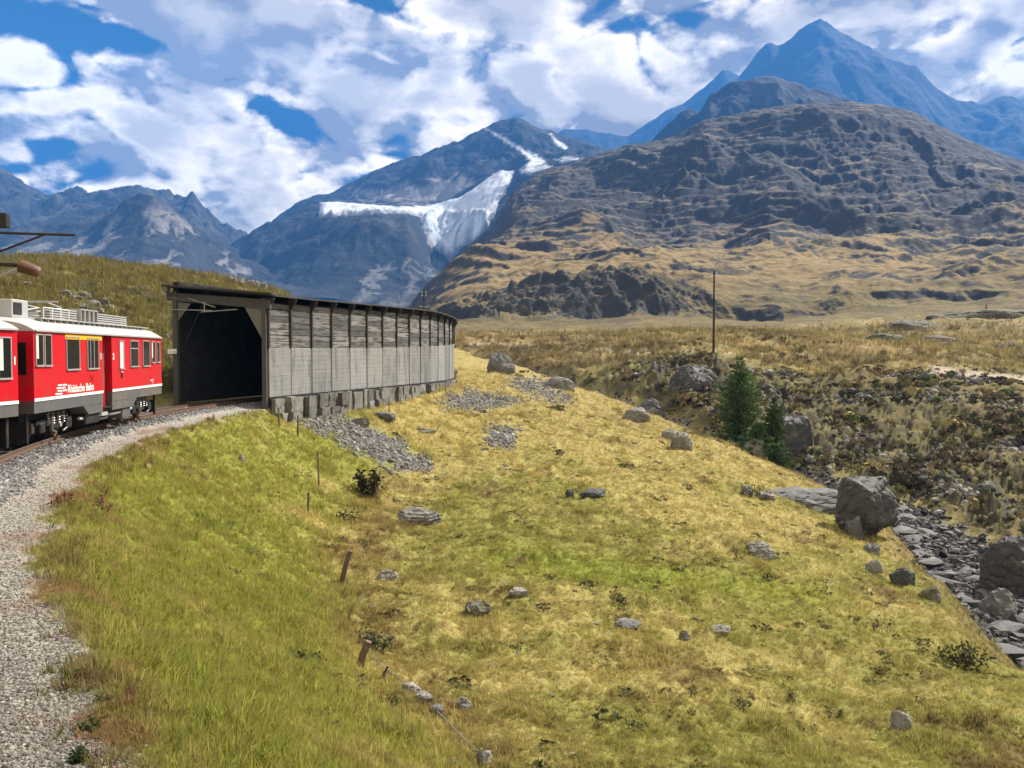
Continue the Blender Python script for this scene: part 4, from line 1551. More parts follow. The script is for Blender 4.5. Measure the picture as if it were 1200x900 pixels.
prism(bm, [(PWID - .18, 2.42), (PWID - 1.15, 2.52), (PWID - .18, .75)], -.03, .03, 1)
bmesh.ops.transform(bm, matrix=portal_m(0, 0), verts=bm.verts)
fin('corner_board', bm, M_PALEB, gal)
bm = B()
prism(bm, [(-.40, 3.67), (PWID + .55, 3.20), (PWID + .55, 3.10), (-.40, 3.57)], -.55, .6, 1)
bmesh.ops.transform(bm, matrix=portal_m(0, 0), verts=bm.verts)
fin('portal_roof', bm, M_ROOFDK, gal)
bm = B()
bx(bm, (-.02, .35, 3.42), (.26, .45, .30), portal_m(-.2, 0), .03)
fin('beam_end', bm, M_PALEB, gal)
for a, b in (((.9, .25, 2.95), (2.4, .25, 2.45)), ((-.2, .25, 2.35), (2.2, .25, 2.28)), ((1.6, .25, 2.2), (3.6, .25, 2.34)), ((1.8, .25, 2.75), (1.8, .25, 2.2))):
    bm = B()
    tube(bm, [portal_m(0, 0) @ Vector(a), portal_m(0, 0) @ Vector(b)], .028, 6)
    fin('contact_bar', bm, M_STEEL, gal)
# footing of rough stone blocks and small piers under the panels
x = 0.0
i = 0
tot = BW * NB
while x < tot - 1.0:
    wdt = random.choice((.55, .7, .9, 1.15, 1.4))
    i = min(int(x / BW), NB - 1)
    c, t, n, w = bay(i, min((x + wdt / 2 - i * BW) / BW, .98))
    gzv = gz(c.x + n.x * .5, c.y + n.y * .5)
    hgt = PANEL_Z0 - gzv + .25
    rows = 1 if hgt < .75 or random.random() < .35 else 2
    pier = random.random() < .22
    for r_ in range(rows):
        bm = B()
        h1 = hgt / rows
        rough_box(bm, (0, .12 + random.uniform(-.14, .16) + (.2 if pier else 0), 0), (wdt - random.uniform(.03, .12), .5, h1 - .03), frame_m(c, t, n, PANEL_Z0 - .02 - h1 * (r_ + .5) - (random.uniform(0, .16) if r_ == 0 and not pier else 0)), .04, 2)
        fin('stone_block', bm, M_BLOCK, gal)
    x += wdt + (random.uniform(.15, .4) if random.random() < .25 else 0)
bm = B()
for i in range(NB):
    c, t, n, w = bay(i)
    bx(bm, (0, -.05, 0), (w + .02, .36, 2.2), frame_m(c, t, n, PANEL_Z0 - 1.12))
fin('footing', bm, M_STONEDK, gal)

# small white sign fixed to the portal
sg = empty('sign', PL + pt * .02 + pn * .22 + Vector((0, 0, -.02)), math.atan2(pt.y, pt.x))
tag(sg, 'small white marker sign fixed to the left portal post of the gallery', 'sign')
bm = B()
bx(bm, (-.05, -.0, .12), (.5, .02, .26), None, .004)
fin('board', bm, M_WHITE, sg)
bm = B()
bx(bm, (-.05, .012, .12), (.36, .01, .035))
bx(bm, (-.05, .012, .05), (.30, .01, .025))
fin('marking', bm, M_BLACK, sg)
sg.rotation_euler[2] = math.atan2(pt.y, pt.x)
bm = B()
bx(bm, (.1, -.06, .1), (.05, .12, .05))
fin('bracket', bm, M_STEEL, sg)

# ---------------------------------------------------------------- overhead line
DM = 18.0
mast = empty('catenary_mast', (*at(-62, 414, DM)[:2], BED_Z))
tag(mast, 'catenary mast with bracket arm and brown insulator reaching in at the picture edge', 'catenary mast')
MO = Vector(mast.location)


def mp(px, py, d=DM):
    return Vector(at(px, py, d)) - MO


bm = B()
mz0 = 0
bx(bm, (0, 0, 3.6), (.22, .22, 7.2), None, .01)
fin('mast_post', bm, M_GEAR, mast)
for a, b, r_, m_, nm in (((-62, 271), (88, 275.5), .028, M_POLE, 'bracket_arm'), ((-62, 318), (52, 275), .024, M_POLE, 'brace'), ((-62, 305), (30, 311.5), .045, M_POLE, 'bracket_tube'),
                         ((-62, 352), (24, 313), .026, M_STEEL, 'brace')):
    bm = B()
    tube(bm, [mp(*a), mp(*b)], r_, 8)
    fin(nm, bm, m_, mast, 40)
bm = B()
p, q = mp(25, 312), mp(47, 320)
for k in range(7):
    c = p.lerp(q, (k + .5) / 7)
    bmesh.ops.create_cone(bm, cap_ends=True, segments=14, radius1=.15 - .004 * k, radius2=.07, depth=.05, matrix=Matrix.Translation(c) @ (q - p).to_track_quat('Z', 'Y').to_matrix().to_4x4())
tube(bm, [p, q], .05, 8)
fin('insulator', bm, M_CERAM, mast, 40)
bm = B()
bx(bm, mp(3, 258.5), (.24, .16, .32), None, .02)
fin('lamp_box', bm, M_BLACK, mast)
bm = B()
tube(bm, [mp(3, 258.5), mp(-30, 262), mp(-62, 262)], .025, 6)
fin('lamp_arm', bm, M_BLACK, mast)
bm = B()
WZ = 2.62
tube(bm, [along(s)[0] + Vector((0, 0, WZ)) for s in np.arange(S0 + 4, S1, 2.0)], .010, 6)
cw = fin('contact_wire', bm, M_BLACK)
tag(cw, 'thin overhead contact wire running above the track into the gallery', 'overhead wire')

# ---------------------------------------------------------------- scattered cover (kind: stuff)
from mathutils import noise as mnoise


def scatter(name, P, scale, rotz, tint, protos, tilt=0.25):
    me = bpy.data.meshes.new(name)
    n = len(P)
    me.vertices.add(n)
    me.vertices.foreach_set('co', np.asarray(P, np.float32).ravel())
    for nm, v in (('scl', scale), ('rotz', rotz), ('tx', RNG.normal(0, tilt, n)), ('ty', RNG.normal(0, tilt, n))):
        a = me.attributes.new(nm, 'FLOAT', 'POINT')
        a.data.foreach_set('value', np.asarray(v, np.float32))
    a = me.attributes.new('which', 'INT', 'POINT')
    a.data.foreach_set('value', RNG.integers(0, len(protos), n).astype(np.int32))
    c = np.ones((n, 4), np.float32)
    c[:, :3] = np.clip(tint, 0.004, 0.9)
    a = me.attributes.new('tint', 'FLOAT_COLOR', 'POINT')
    a.data.foreach_set('color', c.ravel())
    o = link(name, me, kind='stuff')
    t = bpy.data.node_groups.new(name, 'GeometryNodeTree')
    t.interface.new_socket('Geometry', in_out='INPUT', socket_type='NodeSocketGeometry')
    t.interface.new_socket('Geometry', in_out='OUTPUT', socket_type='NodeSocketGeometry')
    gi, go = t.nodes.new('NodeGroupInput'), t.nodes.new('NodeGroupOutput')
    ip = t.nodes.new('GeometryNodeInstanceOnPoints')
    jn = t.nodes.new('GeometryNodeGeometryToInstance')
    for p in reversed(protos):
        oi = t.nodes.new('GeometryNodeObjectInfo')
        oi.inputs['Object'].default_value = p
        t.links.new(oi.outputs['Geometry'], jn.inputs[0])
    t.links.new(gi.outputs[0], ip.inputs['Points'])
    t.links.new(jn.outputs[0], ip.inputs['Instance'])
    ip.inputs['Pick Instance'].default_value = True

    def attr(nm, ty):
        k = t.nodes.new('GeometryNodeInputNamedAttribute')
        k.data_type = ty
        k.inputs[0].default_value = nm
        return k.outputs[0]
    t.links.new(attr('which', 'INT'), ip.inputs['Instance Index'])
    cx = t.nodes.new('ShaderNodeCombineXYZ')
    for i, nm in enumerate(('tx', 'ty', 'rotz')):
        t.links.new(attr(nm, 'FLOAT'), cx.inputs[i])
    t.links.new(cx.outputs[0], ip.inputs['Rotation'])
    t.links.new(attr('scl', 'FLOAT'), ip.inputs['Scale'])
    t.links.new(ip.outputs[0], go.inputs[0])
    md = o.modifiers.new('scatter', 'NODES')
    md.node_group = t
    return o


def proto(name, V, Fc, mat, shade=False):
    me = bpy.data.meshes.new(name)
    me.from_pydata([tuple(v) for v in V], [], Fc)
    me.polygons.foreach_set('use_smooth', [shade] * len(me.polygons))
    me.materials.append(mat)
    return bpy.data.objects.new(name, me)


def leaf_mat(name, trans=0.35, rough=0.8, instancer=True, var=0.25):
    m = bpy.data.materials.new(name)
    m.use_nodes = True
    g = NT(m.node_tree)
    b = g.n['Principled BSDF']
    at_ = g.node('ShaderNodeAttribute', attribute_name='tint')
    if instancer:
        at_.attribute_type = 'INSTANCER'
    c = at_.outputs['Color']
    g.put(b.inputs['Base Color'], c)
    b.inputs['Roughness'].default_value = rough
    b.inputs['Specular IOR Level'].default_value = 0.15
    tr = g.node('ShaderNodeBsdfTranslucent')
    g.put(tr.inputs['Color'], c)
    mx = g.node('ShaderNodeMixShader')
    mx.inputs[0].default_value = trans
    g.l.new(b.outputs[0], mx.inputs[1])
    g.l.new(tr.outputs[0], mx.inputs[2])
    g.l.new(mx.outputs[0], g.n['Material Output'].inputs['Surface'])
    return m


M_BLADE = leaf_mat('grass blades', 0.5)
M_PEBBLE = mat_tint('loose stones', 0.9, ((6.0, 0.02),), 0.4, 8.0, 0.2, instancer=True)
M_HEATH = leaf_mat('heath leaves', 0.12)


def tuft(seed, blades, spread, w=0.035, droop=0.5):
    r = random.Random(seed)
    V, Fc = [], []
    for k in range(blades):
        a = r.uniform(0, 2 * math.pi)
        rad = spread * math.sqrt(r.random())
        bx0, by0 = rad * math.cos(a), rad * math.sin(a)
        h = r.uniform(.45, 1.0)
        la = a + r.uniform(-1, 1)
        ln = r.uniform(.1, droop) * h
        wa = r.uniform(0, math.pi)
        dx, dy = math.cos(wa) * w, math.sin(wa) * w
        i = len(V)
        V += [(bx0 - dx, by0 - dy, -.08), (bx0 + dx, by0 + dy, -.08),
              (bx0 + ln * .35 * math.cos(la) + dx * .8, by0 + ln * .35 * math.sin(la) + dy * .8, h * .6),
              (bx0 + ln * .35 * math.cos(la) - dx * .8, by0 + ln * .35 * math.sin(la) - dy * .8, h * .6),
              (bx0 + ln * math.cos(la), by0 + ln * math.sin(la), h)]
        Fc += [(i, i + 1, i + 2, i + 3), (i + 3, i + 2, i + 4)]
    return V, Fc


def stone(seed, sub=1, flat=0.6, rough=0.25, cuts=5):
    r = random.Random(seed)
    bm = B()
    bmesh.ops.create_icosphere(bm, subdivisions=sub, radius=1.0)
    off = Vector((r.uniform(-50, 50), r.uniform(-50, 50), r.uniform(-50, 50)))
    pl = []
    for k in range(cuts):
        n = Vector((r.gauss(0, 1), r.gauss(0, 1), r.gauss(0, .8))).normalized()
        pl.append((n, r.uniform(.55, .88)))
    sx_, sy_ = r.uniform(.8, 1.15), r.uniform(.65, 1.0)
    for v in bm.verts:
        p = v.co.copy()
        p *= 1 + rough * mnoise.noise(p * 1.3 + off)
        for n, d in pl:
            q = p.dot(n) - d
            if q > 0:
                p -= n * q * .92
        if sub > 2:
            p += p.normalized() * (.055 * mnoise.noise(p * 5 + off) + .03 * mnoise.noise(p * 11 + off))
        v.co = Vector((p.x * sx_, p.y * sy_, p.z * flat))
    V = [tuple(v.co) for v in bm.verts]
    bm.faces.ensure_lookup_table()
    bm.verts.index_update()
    Fc = [[v.index for v in f.verts] for f in bm.faces]
    bm.free()
    return V, Fc


def crag(seed, sub=2, boxy=.6, k=16, rough=.06):
    """angular broken rock: hull of scattered points, its faces roughened"""
    r = random.Random(seed)
    bm = B()
    for _ in range(k):
        p = Vector((r.uniform(-1, 1), r.uniform(-1, 1), r.uniform(-1, 1)))
        m = max(abs(p.x), abs(p.y), abs(p.z), 1e-3)
        sp_, bp = p.normalized(), p / m
        bm.verts.new(sp_.lerp(bp, boxy) * r.uniform(.82, 1.05))
    res = bmesh.ops.convex_hull(bm, input=bm.verts)
    bmesh.ops.delete(bm, geom=[v for v in bm.verts if not v.link_faces], context='VERTS')
    bmesh.ops.bevel(bm, geom=list(bm.edges), offset=.05, segments=1, affect='EDGES', profile=.5)
    bmesh.ops.triangulate(bm, faces=bm.faces)
    for _ in range(sub):
        lim = .75 / (1.75 ** _)
        bmesh.ops.subdivide_edges(bm, edges=[e for e in bm.edges if e.calc_length() > lim * .55], cuts=1)
        bmesh.ops.triangulate(bm, faces=[f for f in bm.faces if len(f.verts) > 3])
    bm.normal_update()
    off = Vector((r.uniform(-50, 50), r.uniform(-50, 50), r.uniform(-50, 50)))
    ax = Vector((r.gauss(0, .25), r.gauss(0, .25), 1)).normalized()
    mv = {}
    for v in bm.verts:
        p = v.co
        q = (p.dot(ax) * 3.2 + mnoise.noise(p * 1.5 + off) * .9)
        groove = -1.0 if (q - math.floor(q)) < .16 else .15
        d = rough * (1.3 * mnoise.noise(p * 2.2 + off) + .8 * mnoise.noise(p * 5 + off) + .5 * mnoise.noise(p * 11 + off) + .55 * groove)
        mv[v] = p + v.normal * d
    for v, p in mv.items():
        v.co = p
    bm.verts.index_update()
    V = [tuple(v.co) for v in bm.verts]
    Fc = [[v.index for v in f.verts] for f in bm.faces]
    bm.free()
    return V, Fc


def heath_clump(seed, leaves=46):
    r = random.Random(seed)
    V, Fc = [], []
    for k in range(leaves):
        a, e = r.uniform(0, 2 * math.pi), r.uniform(0.02, 1.35)
        rr = r.uniform(.65, 1.0)
        c = Vector((math.cos(a) * math.cos(e) * rr, math.sin(a) * math.cos(e) * rr, math.sin(e) * rr * .62))
        n = (c + Vector((r.gauss(0, .35), r.gauss(0, .35), r.gauss(0, .3)))).normalized()
        t = n.cross(Vector((r.gauss(0, 1), r.gauss(0, 1), r.gauss(0, 1)))).normalized()
        b = n.cross(t)
        s = r.uniform(.14, .27)
        i = len(V)
        V += [c - t * s - b * s * .5, c + t * s * .2 - b * s * .8, c + t * s + b * s * .3, c - t * s * .1 + b * s * .9]
        Fc.append((i, i + 1, i + 2, i + 3))
    return V, Fc


def cells(weight, n, j0=None):
    """random places on the ground sheet, chosen by weight per grid vertex"""
    nr, nc = G['nr'], G['nc']
    w = weight.reshape(nr, nc)[:-1, :-1].copy()
    w = np.clip(w, 0, None)
    f = w.ravel() / w.sum()
    k = RNG.choice(len(f), size=n, p=f)
    i, j = k // (nc - 1), k % (nc - 1)
    a, b = RNG.random(n)[:, None], RNG.random(n)[:, None]
    P = np.c_[G['X'], G['Y'], G['z']].reshape(nr, nc, 3)
    p = (P[i, j] * (1 - a) + P[i + 1, j] * a) * (1 - b) + (P[i, j + 1] * (1 - a) + P[i + 1, j + 1] * a) * b
    c = G['col'].reshape(nr, nc, 3)[i, j]
    return p, c, i * nc + j


RAD = np.hypot(G['X'], G['Y'])
AZ = np.degrees(np.arctan2(G['X'], G['Y']))
FOV = (np.abs(AZ) < 44.5)
D_ = G['m']['d']

# grass on the meadow and the railway bank
tufts = [proto('grass_tuft', *tuft(10 + k, 15, .5, .028, .8), M_BLADE) for k in range(4)]
NG = 350000
w = G['grass'] * FOV * (RAD > 3.5) * (1 - smooth(RAD, 70, 110)) * (1 - smooth(-D_, -2.5, -2.2)) * (0.45 + 0.9 * smooth(fbm(G['X'] / .9, G['Y'] / .9, 3, 131), -.25, .3))
P, C, K = cells(w, NG)
r_ = np.hypot(P[:, 0], P[:, 1])
d_ = D_[K]
emb = smooth(d_, 2.6, 3.2) * (1 - smooth(d_, 8, 11))
size = (0.040 + 0.035 * emb + 0.0014 * r_) * np.exp(RNG.normal(0, .35, NG))
size *= 1 + 0.8 * smooth(fbm(P[:, 0] / 2.2, P[:, 1] / 2.2, 3, 137), .12, .4)
mixk = RNG.random(NG)
T = C * np.exp(RNG.normal(.05, .22, NG))[:, None]
T = np.where((mixk < .28 + .16 * emb)[:, None], T * .55 + np.array((.26, .20, .075)) * .5, T)
T = np.where((mixk > .90)[:, None], T * np.array((.62, .66, .6)), T)
scatter('meadow_grass', P, size, RNG.random(NG) * 6.28, T * (1.3 + .22 * emb)[:, None], tufts)

# taller straw-coloured clumps and red-brown herbs along the edge of the gravel
w = FOV * (RAD > 3.5) * (RAD < 60) * np.exp(-((D_ - 2.95 - .5 * fbm(G['X'] / 1.5, G['Y'] / 1.5, 3, 141)) / .30) ** 2) * smooth(fbm(G['X'] / 1.1, G['Y'] / 1.1, 3, 143), -.05, .3)
w = w + .5 * FOV * (RAD > 8) * (RAD < 45) * np.exp(-((D_ - 9.5) / 1.2) ** 2) * smooth(fbm(G['X'] / 1.3, G['Y'] / 1.3, 3, 144), .0, .3)
P, C, K = cells(w, 5200)
straw = RNG.random(5200)
T = np.where((straw < .62)[:, None], np.array((.26, .20, .075)), np.where((straw < .85)[:, None], np.array((.15, .15, .04)), np.array((.17, .075, .05)))) * np.exp(RNG.normal(0, .25, 5200))[:, None]
scatter('tall_grass', P, (.075 + .003 * np.hypot(P[:, 0], P[:, 1])) * np.exp(RNG.normal(0, .35, 5200)), RNG.random(5200) * 6.28, T, tufts)

# turf on the hill behind the railway and on the plateau
w = FOV * (RAD > 20) * (RAD < 190) * smooth(-D_, 3, 5) + FOV * 1.2 * G['m']['plat'] * (1 - smooth(RAD, 170, 320)) * (.3 + smooth(fbm(G['X'] / 8, G['Y'] / 5, 4, 191), -.1, .3)) * (1 - G['tr'])
P, C, K = cells(w, 52000)
r_ = np.hypot(P[:, 0], P[:, 1])
scatter('hill_grass', P, (.18 + .0042 * r_) * np.exp(RNG.normal(0, .3, len(P))), RNG.random(len(P)) * 6.28, C * np.exp(RNG.normal(.08, .3, len(P)))[:, None], tufts)

# heath on the far bank of the ravine
clumps = [proto('heath_clump', *heath_clump(30 + k), M_HEATH) for k in range(3)]
pn = fbm(G['X'] / 9, G['Y'] / 9, 4, 161) + .5 * fbm(G['X'] / 3, G['Y'] / 3, 3, 165)
w = G['sc'] * FOV * (RAD < 175) * (.12 + smooth(pn, -.02, .25)) * (1 - G['bed']) * (1 - G['tr'])
P, C, K = cells(w, 7200)
r_ = np.hypot(P[:, 0], P[:, 1])
q = RNG.random(len(P))
T = np.where((q < .30)[:, None], np.array((.055, .052, .030)), np.where((q < .58)[:, None], np.array((.15, .115, .08)), np.where((q < .88)[:, None], np.array((.24, .195, .085)), np.array((.10, .12, .04)))))
scatter('heath_scrub', P, (.13 + .0018 * r_) * np.exp(RNG.normal(0, .5, len(P))), RNG.random(len(P)) * 6.28, T * np.exp(RNG.normal(0, .25, len(P)))[:, None], clumps, .15)

# tussocks and moss hummocks on the meadow
w = G['grass'] * FOV * (G['m']['bs'] < 0) * (D_ > 6) * (RAD > 10) * (RAD < 105) * smooth(fbm(G['X'] / 2.4, G['Y'] / 2.4, 4, 171, .6), .05, .4)
P, C, K = cells(w, 6500)
r_ = np.hypot(P[:, 0], P[:, 1])
q = RNG.random(len(P))[:, None]
T = np.where(q < .45, np.array((.055, .055, .022)), np.where(q < .75, np.array((.12, .095, .04)), np.array((.13, .135, .04)))) * np.exp(RNG.normal(0, .25, len(P)))[:, None]
P[:, 2] -= .02
flatc = [proto('tussock', [(v[0], v[1], v[2] * .7) for v in heath_clump(60 + k, 30)[0]], heath_clump(60 + k, 30)[1], M_HEATH) for k in range(3)]
scatter('moss_tussocks', P, (.045 + .0013 * r_) * np.exp(RNG.normal(0, .5, len(P))), RNG.random(len(P)) * 6.28, T, flatc, .1)

# low cover further off on the plateau
w = G['m']['plat'] * FOV * (RAD < 330) * smooth(fbm(G['X'] / 12, G['Y'] / 7, 4, 97) + .1, .05, .35)
P, C, K = cells(w, 2600)
scatter('plateau_scrub', P, .35 * np.exp(RNG.normal(0, .4, len(P))), RNG.random(len(P)) * 6.28, np.array((.12, .10, .05)) * np.exp(RNG.normal(0, .3, len(P)))[:, None], clumps, .15)

# ballast, gravel, scree and stream pebbles, rubble of the far bank
pebs = [proto('stone', *stone(50 + k, 1, .7), M_PEBBLE) for k in range(5)]


def stones(name, w, n, size, cols, sig=.35, spread=.28):
    P, C, K = cells(w, n)
    q = RNG.random(n)[:, None]
    T = (np.array(cols[0]) * (1 - q) + np.array(cols[1]) * q) * np.exp(RNG.normal(0, spread, n))[:, None]
    P[:, 2] += size * .15
    return scatter(name, P, size * np.exp(RNG.normal(0, sig, n)), RNG.random(n) * 6.28, T, pebs, .6)


wb = G['sc'] * FOV * (RAD > 45) * (RAD < 130) * smooth(fbm(G['X'] / 7, G['Y'] / 7, 4, 181, .6), .0, .35) * (1 - G['tr'])
stones('bank_rubble', wb, 5000, .22, ((.06, .058, .055), (.20, .19, .175)), .5, .4)
stones('track_ballast', G['bb'] * FOV * (RAD > 5) * (RAD < 70) * (np.abs(D_) > .2), 48000, .040, ((.11, .11, .115), (.30, .29, .28)))
stones('path_gravel', np.clip(G['gb'] - .6 * G['bb'], 0, 1) * FOV * (RAD > 3.6) * (RAD < 45), 52000, .014, ((.19, .175, .15), (.42, .395, .35)))
stones('scree', np.clip(G['scr'] - .45 * smooth(fbm(G['X'] / 2.2, G['Y'] / 2.2, 3, 167), -.1, .4), 0, 1) * FOV, 7000, .10, ((.11, .11, .105), (.27, .26, .245)))
stones('stream_gravel', G['bed'] * FOV * (RAD < 120), 12000, .12, ((.02, .02, .022), (.12, .118, .115)), .5, .5)

# ---------------------------------------------------------------- rocks, each a thing of its own
M_RPALE = mat_plain('pale lichened rock', (0.25, 0.24, 0.22), 0.9, 0, 0.2, 0.55, 2.5, 0.05, stain=((0.12, 0.12, 0.115), 1.6, 0.75, .46, .66))
M_RMID = mat_plain('grey rock', (0.15, 0.15, 0.15), 0.9, 0, 0.2, 0.6, 2.0, 0.06, stain=((0.28, 0.27, 0.25), 1.2, 0.7, .5, .68))
M_RDARK = mat_plain('dark grey rock', (0.075, 0.075, 0.078), 0.7, 0, 0.3, 0.55, 2.0, 0.06, stain=((0.20, 0.195, 0.18), 1.2, 0.6, .52, .7))  # darkest of the rock tones, with paler patches
M_RMOSS = mat_plain('mossy rock', (0.17, 0.165, 0.14), 0.9, 0, 0.2, 0.5, 2.0, 0.06, stain=((0.09, 0.085, 0.03), 1.4, 0.85, .45, .6))
ROCKM = {'p': M_RPALE, 'm': M_RMID, 'd': M_RDARK, 'g': M_RMOSS}


def rock(px, py, w_, h_, label, tone='m', name='rock', group=None, seed=None, sub=3, D=None, depth=.8, rz=None, flat=1.0, cuts=7, sink=.7, strata=0.0, boxy=.30, tilt=True):
    x, y, z = ray_ground(px, py)
    if D is not None:
        x, y = at(px, py, D)[:2]
        z = gz(x, y)
    W, Hh = w_ * y / F_PX, h_ * y / F_PX
    sd_ = seed if seed is not None else int(px * 7 + py * 13)
    V, Fc = crag(sd_, {2: 2, 3: 3, 4: 3, 5: 4}[sub], boxy, 24, .085 if sub < 5 else .06)
    V = np.array(V)
    if tilt and rz is None:
        rr_ = random.Random(sd_)
        V = V @ np.array(Matrix.Rotation(rr_.uniform(0, 6.28), 3, 'Z') @ Matrix.Rotation(rr_.uniform(-.35, .35), 3, 'X'))
    V = (V - V.min(0)) / (V.max(0) - V.min(0))
    V = (V - (.5, .5, 0)) * (W, W * depth, Hh * (1 + sink))
    if strata:
        q_ = V[:, 2] / strata + .35 * np.sin(V[:, 0] * 1.7 + sd_)
        f_ = q_ - np.floor(q_)
        k_ = 1 + .10 * np.where(f_ < .22, -1.0, .35) * (V[:, 2] > .1 * Hh)
        V[:, :2] *= k_[:, None]
    V[:, 2] -= Hh * sink
    me = bpy.data.meshes.new(name)
    me.from_pydata([tuple(v) for v in V], [], Fc)
    o = link(name, me, ROCKM[tone])
    me.polygons.foreach_set('use_smooth', [True] * len(me.polygons))
    me.set_sharp_from_angle(angle=R(24))
    o.location = (x, y + W * depth * .3, z)
    o.rotation_euler = (0, 0, rz if rz is not None else 0.0)
    tag(o, label, 'rock', group)
    return o


rock(1022, 642, 74, 68, 'tall grey boulder with a flat layered top standing beside the stream', 'd', 'boulder', seed=5, D=47, depth=.9, sub=5, sink=.12, boxy=.85)
rock(950, 590, 112, 22, 'long flat slab of pale bedrock running up to the tall boulder', 'm', 'rock_ledge', seed=11, D=53, depth=.8, sub=5, rz=-.1, sink=1.2, boxy=.55)
rock(1188, 692, 62, 72, 'dark mossy boulder at the stream beside the leaning wedge', 'd', 'boulder', seed=21, D=44, sub=5, depth=.9, sink=.5)
rock(1176, 722, 46, 34, 'grey wedge of rock leaning against the dark mossy boulder', 'm', 'rock', seed=23, D=40, sub=4, rz=.4)
rock(1000, 640, 30, 26, 'cracked grey block leaning at the left foot of the tall boulder', 'm', D=46.5)
rock(1028, 664, 26, 16, 'low grey rock below the tall boulder on the meadow edge', 'm', D=43)
rock(1026, 700, 22, 17, 'pale broken rock on the bank above the stream bed', 'p', D=37)
rock(1060, 722, 30, 20, 'dark rounded boulder half buried at the foot of the meadow bank', 'd', D=35)
rock(1092, 746, 28, 17, 'low brown boulder where the bank meets the stream stones', 'g', D=32.5)
rock(1001, 616, 26, 14, 'pale flat rock in the grass left of the tall boulder', 'p', D=49)
rock(887, 548, 34, 24, 'pale grey angular boulder below the conifers at the stream', 'p', 'boulder', D=72, sub=4)
rock(934, 552, 54, 52, 'dark craggy outcrop with a shaded face right of the conifers', 'd', 'rock_outcrop', D=76, sub=5, depth=.9, sink=.6, boxy=.5)
rock(772, 492, 48, 40, 'grey outcrop in the ravine left of the conifers', 'm', 'rock_outcrop', D=92, sub=4, strata=.9)
rock(815, 486, 58, 30, 'dark outcrop in place of the shaded hollow close behind the tall conifer', 'd', 'rock_outcrop', D=94, sub=4)  # dark rock added where the overhang's hollow lies in shade
rock(800, 534, 26, 20, 'light grey rock on the ravine lip below the outcrop', 'p', D=66)
rock(745, 486, 34, 16, 'pale rock lying along the ravine lip furthest upstream', 'p', D=77)
rock(788, 520, 26, 14, 'small pale rock between two others on the ravine lip', 'p', D=69)
rock(655, 460, 40, 14, 'smooth pale slab at the top of the meadow by the scree', 'p', D=90, depth=.5)
rock(587, 434, 36, 25, 'blunt two-faced boulder standing beyond the end of the gallery', 'm', 'boulder', D=98, sub=4)
rock(1040, 405, 62, 14, 'dark humped outcrop on the plateau above the heath', 'g', 'rock_outcrop', D=165, depth=.7, sub=4, sink=.8)
rock(1078, 377, 82, 12, 'long dark rock band high on the plateau', 'g', 'rock_outcrop', D=235, depth=.5, sub=5, sink=1.5)
rock(1158, 364, 112, 11, 'longest dark rock band on the slope above the plateau', 'g', 'rock_outcrop', D=275, depth=.5, sub=5, sink=1.5)
rock(785, 396, 76, 8, 'pale flat rock sheet on the plateau right of the telegraph pole', 'p', 'rock_ledge', D=200, depth=.5)
rock(1105, 401, 44, 10, 'grey rock beside the dark humped outcrop on the plateau', 'm', D=170)
rock(1185, 410, 30, 8, 'low grey rock near the footpath on the plateau', 'm', D=150)
rock(700, 405, 50, 9, 'grey rock sheet on the plateau edge left of the telegraph pole', 'm', 'rock_ledge', D=150, depth=.5)
rock(490, 613, 54, 17, 'broad flat pale rock near the middle fence posts', 'p', sub=4, depth=.6, strata=.14)
rock(455, 681, 30, 14, 'pale rock with a dark hollow just right of the leaning post', 'p', sub=4)
rock(607, 699, 24, 9, 'flat pale stone alone in mid meadow', 'p')
rock(562, 724, 36, 17, 'mossy grey rock in the brown patch of the meadow', 'g', sub=4)
rock(893, 656, 36, 19, 'jagged light grey rock in the grass near dry stalks', 'p', sub=4, cuts=9)
rock(738, 742, 38, 13, 'cracked flat rock sunk in the yellow grass', 'm', sub=4)
rock(803, 751, 13, 11, 'round grey stone right of the cracked flat rock', 'm')
rock(695, 584, 32, 9, 'dark flat rock on the upper meadow', 'd')
rock(668, 583, 11, 9, 'small dark stone left of the dark flat rock', 'd')
rock(898, 586, 26, 9, 'pale flat stone beside the ledge leading to the boulder', 'p')
rock(876, 580, 16, 11, 'grey knob of rock near the ravine lip', 'm')
rock(1059, 858, 24, 22, 'smooth pale stone on its edge low on the meadow', 'p', sub=4)
rock(562, 898, 30, 15, 'pale angular rock at the lower picture edge', 'p', sub=4)
rock(530, 899, 22, 8, 'small pale stone left of the angular rock at the picture edge', 'p')
rock(481, 815, 26, 13, 'uppermost pale rock of the row beside the old wire', 'p')
rock(497, 828, 26, 14, 'middle pale rock of the row beside the old wire', 'p')
rock(512, 838, 20, 9, 'lowest small rock of the row beside the old wire', 'm')
rock(541, 832, 24, 12, 'grey grass-grown rock right of the wire', 'g')
rock(283, 541, 11, 8, 'bright pale stone alone on the grassy railway bank', 'p')
rock(845, 741, 26, 6, 'thin pale stone lying flat in green grass', 'p')
rock(420, 500, 26, 11, 'brown rock at the top of the scree under the footing', 'g')
rock(500, 508, 34, 12, 'grassy grey rock between the scree patches', 'g')
rock(450, 492, 26, 9, 'small grey rock right of the scree chute below the wall', 'm')
ORD = ['leftmost', 'second from the left', 'third from the left', 'fourth from the left', 'middle', 'fourth from the right', 'third from the right', 'second from the right', 'rightmost']
ORD6 = ['leftmost', 'second from the left', 'third from the left', 'third from the right', 'second from the right', 'rightmost']
TONE = {'m': 'grey', 'p': 'pale'}
